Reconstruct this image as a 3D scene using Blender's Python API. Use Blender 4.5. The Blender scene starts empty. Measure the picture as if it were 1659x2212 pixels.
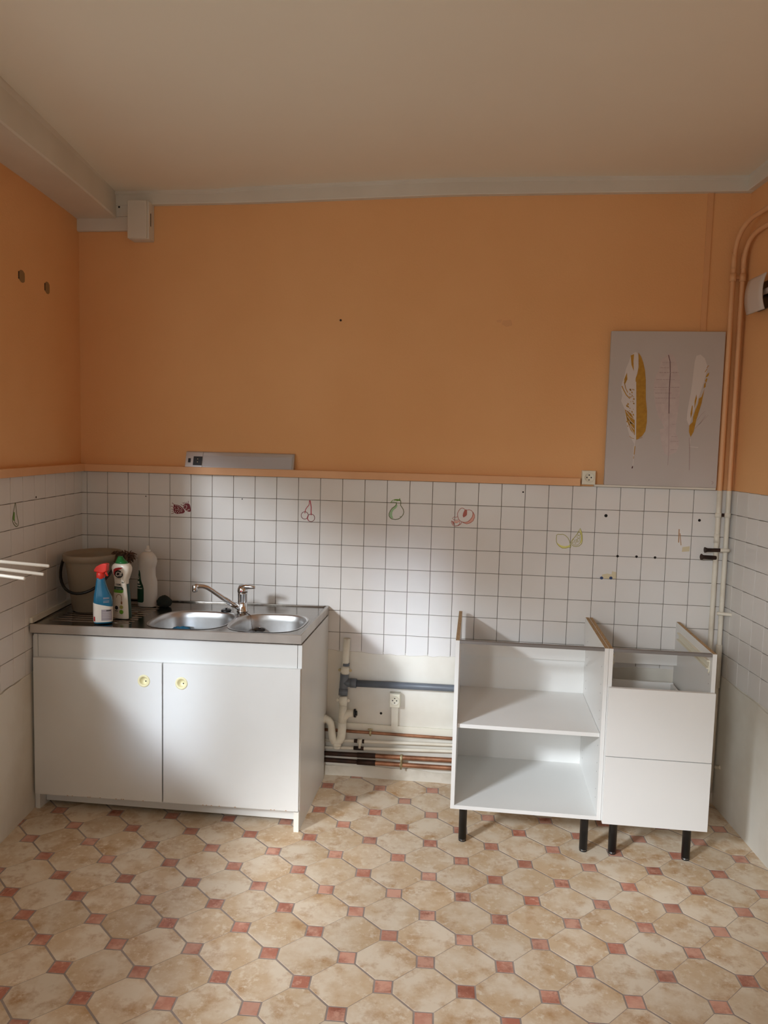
import bpy, bmesh, math, random
import numpy as np
from mathutils import Vector, Matrix
from mathutils.geometry import delaunay_2d_cdt
random.seed(7)
S = bpy.context.scene
COL = S.collection

# ------------------------------------------------------------------ camera
W, H, F = 1659.0, 2212.0, 1660.92
YAW, PITCH, ROLL = 0.11887, -0.08778, -0.0247
CAM = np.array([1.9326, -3.6392, 1.6359])
cy, sy, cp, sp, cr, sr = (math.cos(YAW), math.sin(YAW), math.cos(PITCH), math.sin(PITCH), math.cos(ROLL), math.sin(ROLL))
ROT = (np.array([[cy, -sy, 0], [sy, cy, 0], [0, 0, 1]]) @ np.array([[1, 0, 0], [0, cp, -sp], [0, sp, cp]])
       @ np.array([[cr, 0, sr], [0, 1, 0], [-sr, 0, cr]]))
cam = bpy.data.cameras.new('camera')
cam.sensor_fit = 'HORIZONTAL'; cam.sensor_width = 36.0; cam.lens = 36.0 * F / W
cam.clip_start = 0.05; cam.clip_end = 60
co = bpy.data.objects.new('camera', cam); COL.objects.link(co)
m = Matrix.Identity(4)
for r in range(3):
    m[r][0], m[r][1], m[r][2], m[r][3] = ROT[r, 0], ROT[r, 2], -ROT[r, 1], CAM[r]
co.matrix_world = m
S.camera = co

# ------------------------------------------------------------------ view, world, lights
S.view_settings.view_transform = 'Standard'; S.view_settings.look = 'None'
S.view_settings.gamma = 1.0; S.view_settings.use_curve_mapping = False
S.view_settings.exposure = 0.0
wd = bpy.data.worlds.new('world'); S.world = wd; wd.use_nodes = True
bg = wd.node_tree.nodes['Background']
bg.inputs[0].default_value = (0.95, 1.0, 0.97, 1); bg.inputs[1].default_value = 1.28

def area(name, loc, tgt, sx, sz, power, col, spread=math.pi):
    l = bpy.data.lights.new(name, 'AREA'); l.shape = 'RECTANGLE'; l.size = sx; l.size_y = sz
    l.energy = power; l.color = col; l.spread = spread
    o = bpy.data.objects.new(name, l); COL.objects.link(o); o.location = loc
    d = Vector(tgt) - Vector(loc); o.rotation_euler = d.to_track_quat('-Z', 'Y').to_euler()
    return o

# daylight: sky through the long left-wall window; rear lamp added to brighten the right side
area('window_light_left', (-2.15, -5.95, 3.5), (2.5, -0.4, 0.75), 0.7, 0.7, 27.5, (0.90, 1.0, 1.10), math.radians(42))
area('fill_light_rear', (-0.2, -7.2, 2.75), (2.75, -0.2, 0.95), 0.8, 0.8, 5.0, (0.93, 1.0, 1.06), math.radians(32))
# narrow lamps added outside the rear window, each aimed to throw a soft bright patch
area('patch_light_1', (1.32, -8.0, 2.45), (0.67, -0.6, 0.56), 0.2, 0.5, 0.27, (0.80, 0.95, 1.15), math.radians(3.9))
area('patch_light_2', (1.95, -8.0, 2.05), (1.64, 0.0, 0.76), 0.2, 0.7, 0.26, (0.80, 0.95, 1.15), math.radians(4.2))
area('patch_light_3', (1.60, -8.0, 3.0), (1.28, -0.80, 0.0), 0.25, 0.4, 0.5, (0.95, 0.98, 1.0), math.radians(6.0))

# ------------------------------------------------------------------ geometry of the place
LX, LA, RX, RA = -0.0329, -0.12265, 3.0843, 0.0944
def ray(x, y):
    return ROT @ np.array([(x - W / 2) / F, 1.0, -(y - H / 2) / F])
def onY(x, y, Y=0.0):
    d = ray(x, y); return CAM + (Y - CAM[1]) / d[1] * d
def onZ(x, y, Z=0.0):
    d = ray(x, y); return CAM + (Z - CAM[2]) / d[2] * d
def LW(s, n, z):   # left wall: s metres from the back corner, n metres into the room
    return (LX - math.sin(LA) * s + math.cos(LA) * n, -math.cos(LA) * s - math.sin(LA) * n, z)
def RW(s, n, z):
    return (RX + math.sin(RA) * s - math.cos(RA) * n, -math.cos(RA) * s - math.sin(RA) * n, z)
def onWall(x, y, side, off=0.0):
    if side == 'L': n = np.array([math.cos(LA), -math.sin(LA), 0]); o = np.array([LX, 0, 0])
    else: n = np.array([-math.cos(RA), -math.sin(RA), 0]); o = np.array([RX, 0, 0])
    d = ray(x, y); t = ((o - CAM) @ n + off) / (d @ n); return CAM + t * d

# ------------------------------------------------------------------ materials
def rgb(r, g, b):
    f = lambda c: (c / 255 / 12.92) if c / 255 <= 0.04045 else ((c / 255 + 0.055) / 1.055) ** 2.4
    return (f(r), f(g), f(b), 1)
def mat(name, col, rough=0.5, metal=0.0, col2=None, scale=4.0, detail=4.0, lo=0.35, hi=0.65, bump=0.0, bscale=60.0,
        rnd=0.0, trans=0.0, spec=0.5, coat=0.0, stretch=None, bdist=0.002, alpha=None):
    mt = bpy.data.materials.new(name); mt.use_nodes = True
    nt = mt.node_tree; N = nt.nodes; Lk = nt.links; p = N['Principled BSDF']
    p.inputs['Base Color'].default_value = col; p.inputs['Roughness'].default_value = rough
    p.inputs['Metallic'].default_value = metal; p.inputs['Specular IOR Level'].default_value = spec
    p.inputs['Transmission Weight'].default_value = trans; p.inputs['Coat Weight'].default_value = coat
    geo = N.new('ShaderNodeNewGeometry'); src = geo.outputs['Position']
    if stretch:
        mp = N.new('ShaderNodeMapping'); mp.inputs['Scale'].default_value = stretch
        Lk.new(src, mp.inputs['Vector']); src = mp.outputs['Vector']
    out = None
    if col2 is not None:
        nz = N.new('ShaderNodeTexNoise'); nz.inputs['Scale'].default_value = scale; nz.inputs['Detail'].default_value = detail
        Lk.new(src, nz.inputs['Vector'])
        rp = N.new('ShaderNodeMapRange'); rp.inputs[1].default_value = lo; rp.inputs[2].default_value = hi
        Lk.new(nz.outputs[0], rp.inputs[0])
        mx = N.new('ShaderNodeMix'); mx.data_type = 'RGBA'
        mx.inputs['A'].default_value = col; mx.inputs['B'].default_value = col2
        Lk.new(rp.outputs[0], mx.inputs['Factor']); out = mx.outputs['Result']
    if rnd:
        oi = N.new('ShaderNodeObjectInfo'); hs = N.new('ShaderNodeHueSaturation')
        mr = N.new('ShaderNodeMapRange'); mr.inputs[3].default_value = 1 - rnd; mr.inputs[4].default_value = 1 + rnd
        Lk.new(oi.outputs['Random'], mr.inputs[0]); Lk.new(mr.outputs[0], hs.inputs['Value'])
        if out: Lk.new(out, hs.inputs['Color'])
        else: hs.inputs['Color'].default_value = col
        out = hs.outputs[0]
    if out: Lk.new(out, p.inputs['Base Color'])
    if bump:
        nb = N.new('ShaderNodeTexNoise'); nb.inputs['Scale'].default_value = bscale; nb.inputs['Detail'].default_value = 3
        Lk.new(src, nb.inputs['Vector'])
        b = N.new('ShaderNodeBump'); b.inputs['Strength'].default_value = bump; b.inputs['Distance'].default_value = bdist
        Lk.new(nb.outputs[0], b.inputs['Height']); Lk.new(b.outputs[0], p.inputs['Normal'])
    return mt

def floor_mat(name, base, light, dark, rnd):
    """mottled stoneware look: large cloudy patches plus small pale flecks"""
    mt = bpy.data.materials.new(name); mt.use_nodes = True
    nt = mt.node_tree; N = nt.nodes; Lk = nt.links; p = N['Principled BSDF']
    p.inputs['Roughness'].default_value = 0.42; p.inputs['Specular IOR Level'].default_value = 0.4
    geo = N.new('ShaderNodeNewGeometry')
    oi = N.new('ShaderNodeObjectInfo'); cmb = N.new('ShaderNodeVectorMath'); cmb.operation = 'MULTIPLY_ADD'
    mul = N.new('ShaderNodeVectorMath'); mul.operation = 'SCALE'; mul.inputs[0].default_value = (17, 31, 7)
    Lk.new(oi.outputs['Random'], mul.inputs['Scale'])
    add = N.new('ShaderNodeVectorMath'); add.operation = 'ADD'
    Lk.new(geo.outputs['Position'], add.inputs[0]); Lk.new(mul.outputs[0], add.inputs[1])
    def noise(sc, det, lo, hi, rough=0.55):
        n = N.new('ShaderNodeTexNoise'); n.inputs['Scale'].default_value = sc; n.inputs['Detail'].default_value = det
        n.inputs['Roughness'].default_value = rough; Lk.new(add.outputs[0], n.inputs['Vector'])
        r = N.new('ShaderNodeMapRange'); r.inputs[1].default_value = lo; r.inputs[2].default_value = hi
        Lk.new(n.outputs[0], r.inputs[0]); return r.outputs[0]
    def mix(a, b, f):
        mx = N.new('ShaderNodeMix'); mx.data_type = 'RGBA'
        if isinstance(a, tuple): mx.inputs['A'].default_value = a
        else: Lk.new(a, mx.inputs['A'])
        mx.inputs['B'].default_value = b; Lk.new(f, mx.inputs['Factor']); return mx.outputs['Result']
    c = mix(base, light, noise(6, 5, 0.42, 0.60, 0.6))
    c = mix(c, dark, noise(13, 6, 0.50, 0.72, 0.65))
    c = mix(c, light, noise(34, 6, 0.53, 0.66, 0.7))
    hs = N.new('ShaderNodeHueSaturation'); mr = N.new('ShaderNodeMapRange')
    mr.inputs[3].default_value = 1 - rnd; mr.inputs[4].default_value = 1 + rnd
    Lk.new(oi.outputs['Random'], mr.inputs[0]); Lk.new(mr.outputs[0], hs.inputs['Value'])
    Lk.new(c, hs.inputs['Color']); Lk.new(hs.outputs[0], p.inputs['Base Color'])
    b = N.new('ShaderNodeBump'); b.inputs['Strength'].default_value = 0.12; b.inputs['Distance'].default_value = 0.001
    n = N.new('ShaderNodeTexNoise'); n.inputs['Scale'].default_value = 55; Lk.new(geo.outputs['Position'], n.inputs['Vector'])
    Lk.new(n.outputs[0], b.inputs['Height']); Lk.new(b.outputs[0], p.inputs['Normal'])
    return mt

M = {}
M['orange'] = mat('orange_wall_paint', rgb(238, 182, 126), 0.72, col2=rgb(233, 175, 118), scale=1.6, bump=0.5, bscale=120, bdist=0.0015)
M['orange_gloss'] = mat('orange_gloss_paint', rgb(234, 180, 132), 0.5, col2=rgb(226, 170, 122), scale=5, bump=0.1, bscale=30)
M['orange_strip'] = mat('orange_strip_paint', rgb(228, 170, 118), 0.65, bump=0.1, bscale=30)
M['ceiling'] = mat('ceiling_paint', rgb(242, 233, 216), 0.85, col2=rgb(238, 228, 210), scale=0.9, bump=0.12, bscale=4, bdist=0.01)
M['trimwhite'] = mat('trim_white_paint', rgb(224, 218, 206), 0.6, col2=rgb(216, 209, 196), scale=3, bump=0.25, bscale=14, bdist=0.004)
M['plaster'] = mat('white_plaster', rgb(228, 222, 210), 0.75, col2=rgb(214, 205, 190), scale=5, lo=0.45, hi=0.8, bump=0.3, bscale=12, bdist=0.004)
M['plaster_dirty'] = mat('dirty_plaster', rgb(222, 214, 200), 0.8, col2=rgb(188, 176, 156), scale=7, lo=0.5, hi=0.75, bump=0.4, bscale=20, bdist=0.004)
M['grout'] = mat('grout', rgb(112, 100, 90), 0.9, col2=rgb(128, 116, 105), scale=20)
M['tile'] = mat('white_wall_tile', rgb(230, 226, 222), 0.16, col2=rgb(226, 221, 216), scale=3, rnd=0.012, bump=0.03, bscale=9, bdist=0.004)
M['octagon'] = floor_mat('beige_floor_tile', rgb(210, 182, 148), rgb(228, 211, 188), rgb(184, 142, 98), 0.06)
M['rust'] = floor_mat('rust_inset', rgb(186, 118, 96), rgb(212, 160, 138), rgb(146, 80, 60), 0.13)
M['joint'] = mat('floor_joint', rgb(166, 150, 141), 0.6, col2=rgb(148, 133, 124), scale=12)
M['white'] = mat('white_melamine', rgb(236, 234, 230), 0.35, col2=rgb(232, 230, 226), scale=2)
M['oldwhite'] = mat('old_white_laminate', rgb(226, 225, 222), 0.3, col2=rgb(221, 219, 215), scale=3)
M['chip'] = mat('raw_chipboard', rgb(196, 166, 124), 0.9, col2=rgb(140, 106, 72), scale=260, detail=2, lo=0.45, hi=0.66, bump=0.5, bscale=300)
M['greyrail'] = mat('grey_rail', rgb(128, 122, 118), 0.5)
M['black'] = mat('black_plastic', rgb(22, 21, 22), 0.35)
M['dark'] = mat('dark_hole', rgb(24, 18, 14), 0.9)
M['steel'] = mat('stainless_steel', rgb(160, 154, 148), 0.17, metal=1.0, bump=0.05, bscale=180, stretch=(1, 12, 12), bdist=0.0006, col2=rgb(142, 136, 130), scale=6)
M['edgesteel'] = mat('brushed_steel_edge', rgb(206, 202, 196), 0.42, metal=0.85, col2=rgb(188, 182, 176), scale=7)
M['bowlsteel'] = mat('bowl_steel', rgb(208, 207, 206), 0.36, metal=1.0, col2=rgb(184, 182, 180), scale=9, bump=0.04, bscale=120, bdist=0.001)
M['chrome'] = mat('chrome', rgb(220, 220, 222), 0.09, metal=1.0)
M['cream'] = mat('cream_plastic', rgb(232, 222, 178), 0.35)
M['pvcwhite'] = mat('white_pvc', rgb(232, 226, 210), 0.4, col2=rgb(214, 204, 184), scale=14, lo=0.5, hi=0.8)
M['pvcgrey'] = mat('grey_pvc', rgb(104, 110, 118), 0.42, col2=rgb(94, 99, 107), scale=10)
M['copper'] = mat('copper', rgb(180, 130, 100), 0.42, metal=0.7, col2=rgb(124, 84, 62), scale=14, lo=0.4, hi=0.7)
M['darkcopper'] = mat('tarnished_copper', rgb(70, 44, 30), 0.6, metal=0.4, col2=rgb(40, 26, 20), scale=20)
M['pipewhite'] = mat('white_painted_pipe', rgb(228, 220, 204), 0.5, col2=rgb(210, 198, 178), scale=12, lo=0.5, hi=0.8)
M['brass'] = mat('worn_brass', rgb(190, 176, 140), 0.4, metal=0.8)
M['ivory'] = mat('ivory_plastic', rgb(232, 226, 206), 0.4)
M['canvas'] = mat('canvas_cloth', rgb(197, 188, 183), 0.85, bump=0.2, bscale=400, col2=rgb(192, 183, 177), scale=3)
M['gold'] = mat('gold_print', rgb(186, 138, 40), 0.6, col2=rgb(170, 122, 28), scale=60)
M['pinkprint'] = mat('pale_pink_print', rgb(196, 180, 176), 0.8, col2=rgb(203, 188, 183), scale=40)
M['whiteprint'] = mat('white_print', rgb(214, 205, 199), 0.8)
M['plum'] = mat('plum_print', rgb(84, 44, 52), 0.8)
M['mauve'] = mat('mauve_print', rgb(176, 156, 152), 0.8)
M['lampgrey'] = mat('silver_aluminium', rgb(196, 192, 190), 0.32, metal=0.55)
M['diffuser'] = mat('grey_diffuser', rgb(190, 186, 188), 0.22, coat=0.3)
M['shade'] = mat('white_lamp_shade', rgb(214, 200, 190), 0.5)
M['rodwhite'] = mat('white_coated_rod', rgb(226, 216, 202), 0.3)
M['taupe'] = mat('taupe_plastic', rgb(150, 134, 114), 0.45)
M['taupe_in'] = mat('taupe_plastic_dark', rgb(122, 96, 76), 0.55)
M['blue'] = mat('blue_plastic', rgb(22, 104, 138), 0.2, coat=0.4)
M['red'] = mat('red_plastic', rgb(222, 52, 40), 0.35)
M['label'] = mat('white_label', rgb(226, 218, 206), 0.4)
M['greylabel'] = mat('grey_label', rgb(160, 150, 154), 0.5)
M['bottlewhite'] = mat('white_bottle', rgb(232, 222, 206), 0.32)
M['green'] = mat('green_plastic', rgb(22, 112, 52), 0.3)
M['darkgreen'] = mat('dark_green_label', rgb(14, 58, 38), 0.35)
M['lime'] = mat('lime_label', rgb(98, 156, 36), 0.35)
M['ink'] = mat('black_ink', rgb(20, 18, 20), 0.5)
M['redlabel'] = mat('red_label', rgb(186, 32, 34), 0.4)
M['tanink'] = mat('tan_ink', rgb(150, 106, 70), 0.6)
M['milky'] = mat('milky_plastic', rgb(222, 214, 204), 0.32, trans=0.1)
M['rag'] = mat('brown_fibre', rgb(104, 76, 58), 0.95, col2=rgb(70, 48, 36), scale=80)
M['scourer'] = mat('dark_green_scourer', rgb(34, 38, 32), 0.95, bump=1.0, bscale=180, bdist=0.004)
M['bluecloth'] = mat('blue_sponge', rgb(40, 120, 158), 0.9, col2=rgb(26, 84, 118), scale=70, bump=0.8, bscale=120, bdist=0.003)
M['berry'] = mat('raspberry_ink', rgb(122, 18, 34), 0.5)
M['cherry'] = mat('cherry_ink', rgb(178, 50, 66), 0.5)
M['cherrydk'] = mat('dark_cherry_ink', rgb(120, 62, 60), 0.5)
M['pearink'] = mat('olive_ink', rgb(96, 104, 58), 0.5)
M['peargreen'] = mat('pear_green_ink', rgb(160, 196, 150), 0.5)
M['leafgreen'] = mat('leaf_green_ink', rgb(108, 150, 50), 0.5)
M['peach'] = mat('peach_ink', rgb(176, 96, 84), 0.5)
M['peachfill'] = mat('peach_fill', rgb(222, 168, 152), 0.5)
M['lemon'] = mat('lemon_ink', rgb(168, 160, 84), 0.5)
M['lemonfill'] = mat('lemon_fill', rgb(226, 220, 130), 0.5)
M['glue'] = mat('glue_residue', rgb(214, 200, 166), 0.6)
M['stainbrown'] = mat('brown_stain', rgb(176, 130, 86), 0.6)
M['navy'] = mat('navy_ink', rgb(40, 62, 104), 0.5)
M['filler'] = mat('wall_plug', rgb(150, 118, 78), 0.9, bump=0.5, bscale=80)
M['mdf'] = mat('painted_frame', rgb(230, 226, 218), 0.4)
M['glass'] = mat('window_glass', rgb(255, 255, 255), 0.0, trans=1.0)

# ------------------------------------------------------------------ mesh helpers
class MB:
    def __init__(self): self.v = []; self.f = []; self.m = []; self.s = []
    def add(self, verts, faces, mi=0, smooth=False):
        o = len(self.v); self.v += [tuple(map(float, p)) for p in verts]
        for f in faces: self.f.append([i + o for i in f]); self.m.append(mi); self.s.append(smooth)
        return self
    def box(self, x0, x1, y0, y1, z0, z1, mi=0, top=None):
        v = [(x0, y0, z0), (x1, y0, z0), (x1, y1, z0), (x0, y1, z0), (x0, y0, z1), (x1, y0, z1), (x1, y1, z1), (x0, y1, z1)]
        self.add(v, [(0, 3, 2, 1), (0, 1, 5, 4), (1, 2, 6, 5), (2, 3, 7, 6), (3, 0, 4, 7)], mi)
        o = len(self.v) - 8; self.f.append([o + 4, o + 5, o + 6, o + 7]); self.m.append(mi if top is None else top); self.s.append(False)
        return self
    def hexa(self, p, mi=0):   # eight corners: bottom ring then top ring
        return self.add(p, [(0, 3, 2, 1), (0, 1, 5, 4), (1, 2, 6, 5), (2, 3, 7, 6), (3, 0, 4, 7), (4, 5, 6, 7)], mi)
    def wallbox(self, fn, s0, s1, n0, n1, z0, z1, mi=0):
        P = [fn(s0, n0, z0), fn(s1, n0, z0), fn(s1, n1, z0), fn(s0, n1, z0), fn(s0, n0, z1), fn(s1, n0, z1), fn(s1, n1, z1), fn(s0, n1, z1)]
        return self.hexa(P, mi)
    def rings(self, R, mi=0, smooth=True, cap0=True, cap1=True, close=True):
        n = len(R[0]); o = len(self.v)
        for r in R: self.v += [tuple(map(float, p)) for p in r]
        for k in range(len(R) - 1):
            for i in range(n if close else n - 1):
                j = (i + 1) % n
                self.f.append([o + k * n + i, o + k * n + j, o + (k + 1) * n + j, o + (k + 1) * n + i]); self.m.append(mi); self.s.append(smooth)
        if cap0: self.f.append([o + i for i in range(n)][::-1]); self.m.append(mi); self.s.append(False)
        if cap1: self.f.append([o + (len(R) - 1) * n + i for i in range(n)]); self.m.append(mi); self.s.append(False)
        return self
    def tube(self, pts, rad, seg=12, mi=0, cap=True):
        P = [Vector(p) for p in pts]; R = []
        up = None
        for i, p in enumerate(P):
            t = (P[min(i + 1, len(P) - 1)] - P[max(i - 1, 0)]).normalized()
            if up is None:
                a = Vector((0, 0, 1)) if abs(t.z) < 0.9 else Vector((0, 1, 0)); up = (a - t * a.dot(t)).normalized()
            else: up = (up - t * up.dot(t)).normalized()
            b = t.cross(up); r = rad[i] if isinstance(rad, (list, tuple)) else rad
            R.append([p + (up * math.cos(k * 2 * math.pi / seg) + b * math.sin(k * 2 * math.pi / seg)) * r for k in range(seg)])
        return self.rings(R, mi, True, cap, cap)
    def lathe(self, prof, c, axis=(0, 0, 1), seg=24, mi=0, cap0=True, cap1=True, sx=1.0, sy=1.0):
        a = Vector(axis).normalized(); x = a.orthogonal().normalized()
        if abs(a.z) > 0.99: x = Vector((1, 0, 0))
        y = a.cross(x); c = Vector(c)
        R = [[c + a * h + (x * math.cos(k * 2 * math.pi / seg) * sx + y * math.sin(k * 2 * math.pi / seg) * sy) * r for k in range(seg)] for r, h in prof]
        return self.rings(R, mi, True, cap0, cap1)
    def poly(self, pts, off, mi=0):   # a flat polygon given thickness by the vector off
        n = len(pts); P = [Vector(p) for p in pts]; o = Vector(off)
        tri = delaunay_or_fan(P)
        o0 = len(self.v)
        self.v += [tuple(p) for p in P] + [tuple(p + o) for p in P]
        for t in tri:
            self.f.append([o0 + n + i for i in t]); self.m.append(mi); self.s.append(False)
            self.f.append([o0 + i for i in t][::-1]); self.m.append(mi); self.s.append(False)
        for i in range(n):
            j = (i + 1) % n; self.f.append([o0 + i, o0 + j, o0 + n + j, o0 + n + i]); self.m.append(mi); self.s.append(False)
        return self
    def strip(self, pts, w, off, mi=0, closed=False):   # a flat ribbon along a polyline, thickness off
        P = [Vector(p) for p in pts]; nrm = Vector(off).normalized(); n = len(P); Lr = []
        for i in range(n):
            a = P[(i - 1) % n] if closed or i > 0 else P[i]; b = P[(i + 1) % n] if closed or i < n - 1 else P[i]
            t = (b - a).normalized(); s = t.cross(nrm).normalized() * (w / 2); Lr.append((P[i] + s, P[i] - s))
        k = n if closed else n - 1
        for i in range(k):
            a, b = Lr[i], Lr[(i + 1) % n]
            q = [a[0], b[0], b[1], a[1]]; o = Vector(off)
            self.hexa(q + [x + o for x in q], mi)
        return self
    def build(self, name, mats, parent=None, bevel=0.0, bseg=2, origin=None, smooth_angle=None):
        if not isinstance(mats, (list, tuple)): mats = [mats]
        V = np.array(self.v)
        if parent is not None: off = np.array(parent['_o'])
        elif origin is not None: off = np.array(origin)
        else: off = np.array([(V[:, 0].min() + V[:, 0].max()) / 2, (V[:, 1].min() + V[:, 1].max()) / 2, V[:, 2].min()])
        me = bpy.data.meshes.new(name); me.from_pydata((V - off).tolist(), [], self.f)
        for mm in mats: me.materials.append(M[mm])
        for p, mi, s in zip(me.polygons, self.m, self.s): p.material_index = mi; p.use_smooth = s
        bm = bmesh.new(); bm.from_mesh(me)
        bmesh.ops.remove_doubles(bm, verts=bm.verts, dist=1e-6)
        bmesh.ops.recalc_face_normals(bm, faces=bm.faces)
        if bevel:
            es = [e for e in bm.edges if len(e.link_faces) == 2 and e.calc_face_angle(0) > 0.6]
            bmesh.ops.bevel(bm, geom=es, offset=bevel, segments=bseg, profile=0.6, affect='EDGES', clamp_overlap=True)
        bm.to_mesh(me); bm.free()
        o = bpy.data.objects.new(name, me); COL.objects.link(o)
        if parent is not None: o.parent = parent; o['_o'] = list(parent['_o'])
        else: o.location = off.tolist(); o['_o'] = off.tolist()
        return o
def delaunay_or_fan(P):
    n = len(P); a = P[0]
    nv = Vector((0, 0, 0))
    for i in range(1, n - 1): nv += (P[i] - a).cross(P[i + 1] - a)
    nv.normalize(); x = (P[1] - P[0]).normalized(); y = nv.cross(x)
    q = [Vector(((p - a).dot(x), (p - a).dot(y))) for p in P]
    r = delaunay_2d_cdt(q, [(i, (i + 1) % n) for i in range(n)], [], 1, 1e-7)
    if len(r[0]) != n: return [(0, i, i + 1) for i in range(1, n - 1)]
    idx = [o[0] if o else i for i, o in enumerate(r[3])]
    return [tuple(idx[i] for i in f) for f in r[2]]
def tag(o, label, cat, group=None):
    o['label'] = label; o['category'] = cat
    if group: o['group'] = group
    return o
def thing(name, loc, label, cat, group=None):
    o = bpy.data.objects.new(name, None); COL.objects.link(o); o.location = loc; o['_o'] = list(map(float, loc))
    o.empty_display_size = 0.05
    return tag(o, label, cat, group)
def struct(o): o['kind'] = 'structure'; return o
def arc(c, r, a0, a1, n, u, v):
    c, u, v = Vector(c), Vector(u), Vector(v)
    return [c + (u * math.cos(a0 + (a1 - a0) * i / n) + v * math.sin(a0 + (a1 - a0) * i / n)) * r for i in range(n + 1)]

# ================================================================== SETTING
Y_REAR = -4.4
# ---- floor: joints underneath, octagon tiles and rust insets laid on it
fl = struct(MB().box(-0.4, 3.9, Y_REAR - 0.2, 0.2, -0.1, -0.0006).build('floor', 'joint', origin=(0, 0, 0)))
O = np.array([0.955, -1.508]); D1 = np.array([-0.13, 0.114]); D2 = np.array([0.12, 0.131])
e1 = D1 / np.linalg.norm(D1); e2 = D2 / np.linalg.norm(D2)
PIT = (np.linalg.norm(D1) + np.linalg.norm(D2)) / 2
def clip(poly, nx, ny, d):   # keep nx*x+ny*y <= d
    out = []
    for i in range(len(poly)):
        a, b = poly[i], poly[(i + 1) % len(poly)]
        da, db = nx * a[0] + ny * a[1] - d, nx * b[0] + ny * b[1] - d
        if da <= 0: out.append(a)
        if da * db < 0: t = da / (da - db); out.append((a[0] + (b[0] - a[0]) * t, a[1] + (b[1] - a[1]) * t))
    return out
def room_clip(poly):
    c0, s0 = math.cos(LA), math.sin(LA); c1, s1 = math.cos(RA), math.sin(RA)
    poly = clip(poly, 0, 1, 0.0)
    if len(poly) > 2: poly = clip(poly, -c0, s0, -c0 * LX)
    if len(poly) > 2: poly = clip(poly, c1, s1, c1 * RX)
    return poly
def slab(pts, z0, z1, inset):
    """thin tile with a slightly smaller top face"""
    n = len(pts); c = np.mean(pts, axis=0)
    top = [c + (np.array(p) - c) * (1 - inset / max(1e-6, np.linalg.norm(np.array(p) - c))) for p in pts]
    b = MB(); b.add([(p[0], p[1], z0) for p in pts] + [(p[0], p[1], z1) for p in top],
                    [list(range(n, 2 * n))] + [[i, (i + 1) % n, n + (i + 1) % n, n + i] for i in range(n)])
    return b
G = 0.0040
hh = PIT / 2 - G / 2; cd = PIT / math.sqrt(2) - 0.0262 - G
def octa(c):
    w = cd * math.sqrt(2) - hh
    q = [(hh, w), (w, hh), (-w, hh), (-hh, w), (-hh, -w), (-w, -hh), (w, -hh), (hh, -w)]
    return [tuple(c + e1 * a + e2 * b) for a, b in q]
def dot(c):
    h = 0.0252; ux = (e2 - e1) / np.linalg.norm(e2 - e1); uy = (e1 + e2) / np.linalg.norm(e1 + e2)
    return [tuple(c + ux * a + uy * b) for a, b in ((h, h), (-h, h), (-h, -h), (h, -h))]
def shared(name, fn, mt):
    b = slab([tuple(np.array(p)) for p in fn(np.zeros(2))], -0.0006, 0.0, 0.0009)
    o = b.build(name, mt, origin=(0, 0, 0)); me = o.data; bpy.data.objects.remove(o); return me
me_oct, me_dot = shared('floor_tile', octa, 'octagon'), shared('inset_tile', dot, 'rust')
rest = {'octagon': MB(), 'rust': MB()}
cand = []
for i in range(-40, 41):
    for j in range(-40, 41):
        node = O + D1 * i + D2 * j
        cand.append(('rust', node, dot, me_dot, 'inset_tile'))
        cand.append(('octagon', node + (D1 + D2) / 2, octa, me_oct, 'floor_tile'))
cand.sort(key=lambda c: -c[1][1] if c[1][1] < -0.0 else 0)
cnt = {'octagon': 0, 'rust': 0}
for mt, c, fn, me, nm in cand:
    if not (-0.3 < c[0] < 3.8 and Y_REAR + 0.1 < c[1] < 0.2): continue
    p0 = fn(c); p1 = room_clip(p0)
    if len(p1) < 3: continue
    p1 = [p for i, p in enumerate(p1) if np.hypot(p[0] - p1[i - 1][0], p[1] - p1[i - 1][1]) > 1e-4]
    if len(p1) < 3: continue
    ar = abs(sum(p1[i - 1][0] * p1[i][1] - p1[i][0] * p1[i - 1][1] for i in range(len(p1)))) / 2
    if ar < 5e-5: continue
    if c[1] > -1.95 and cnt[mt] < 290:
        if len(p1) == len(p0) and np.allclose(p0, p1):
            o = bpy.data.objects.new(nm, me); COL.objects.link(o); o.location = (c[0], c[1], 0)
            o.parent = fl
        else:
            o = slab(p1, -0.0006, 0.0, 0.0008).build(nm, mt, fl)
        cnt[mt] += 1
    else:
        b = slab(p1, -0.0006, 0.0, 0.0009); rest[mt].add(b.v, b.f)
for mt, nm in (('octagon', 'floor_tile'), ('rust', 'inset_tile')):
    o = rest[mt].build(nm, mt, fl); o['kind'] = 'stuff'

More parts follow.
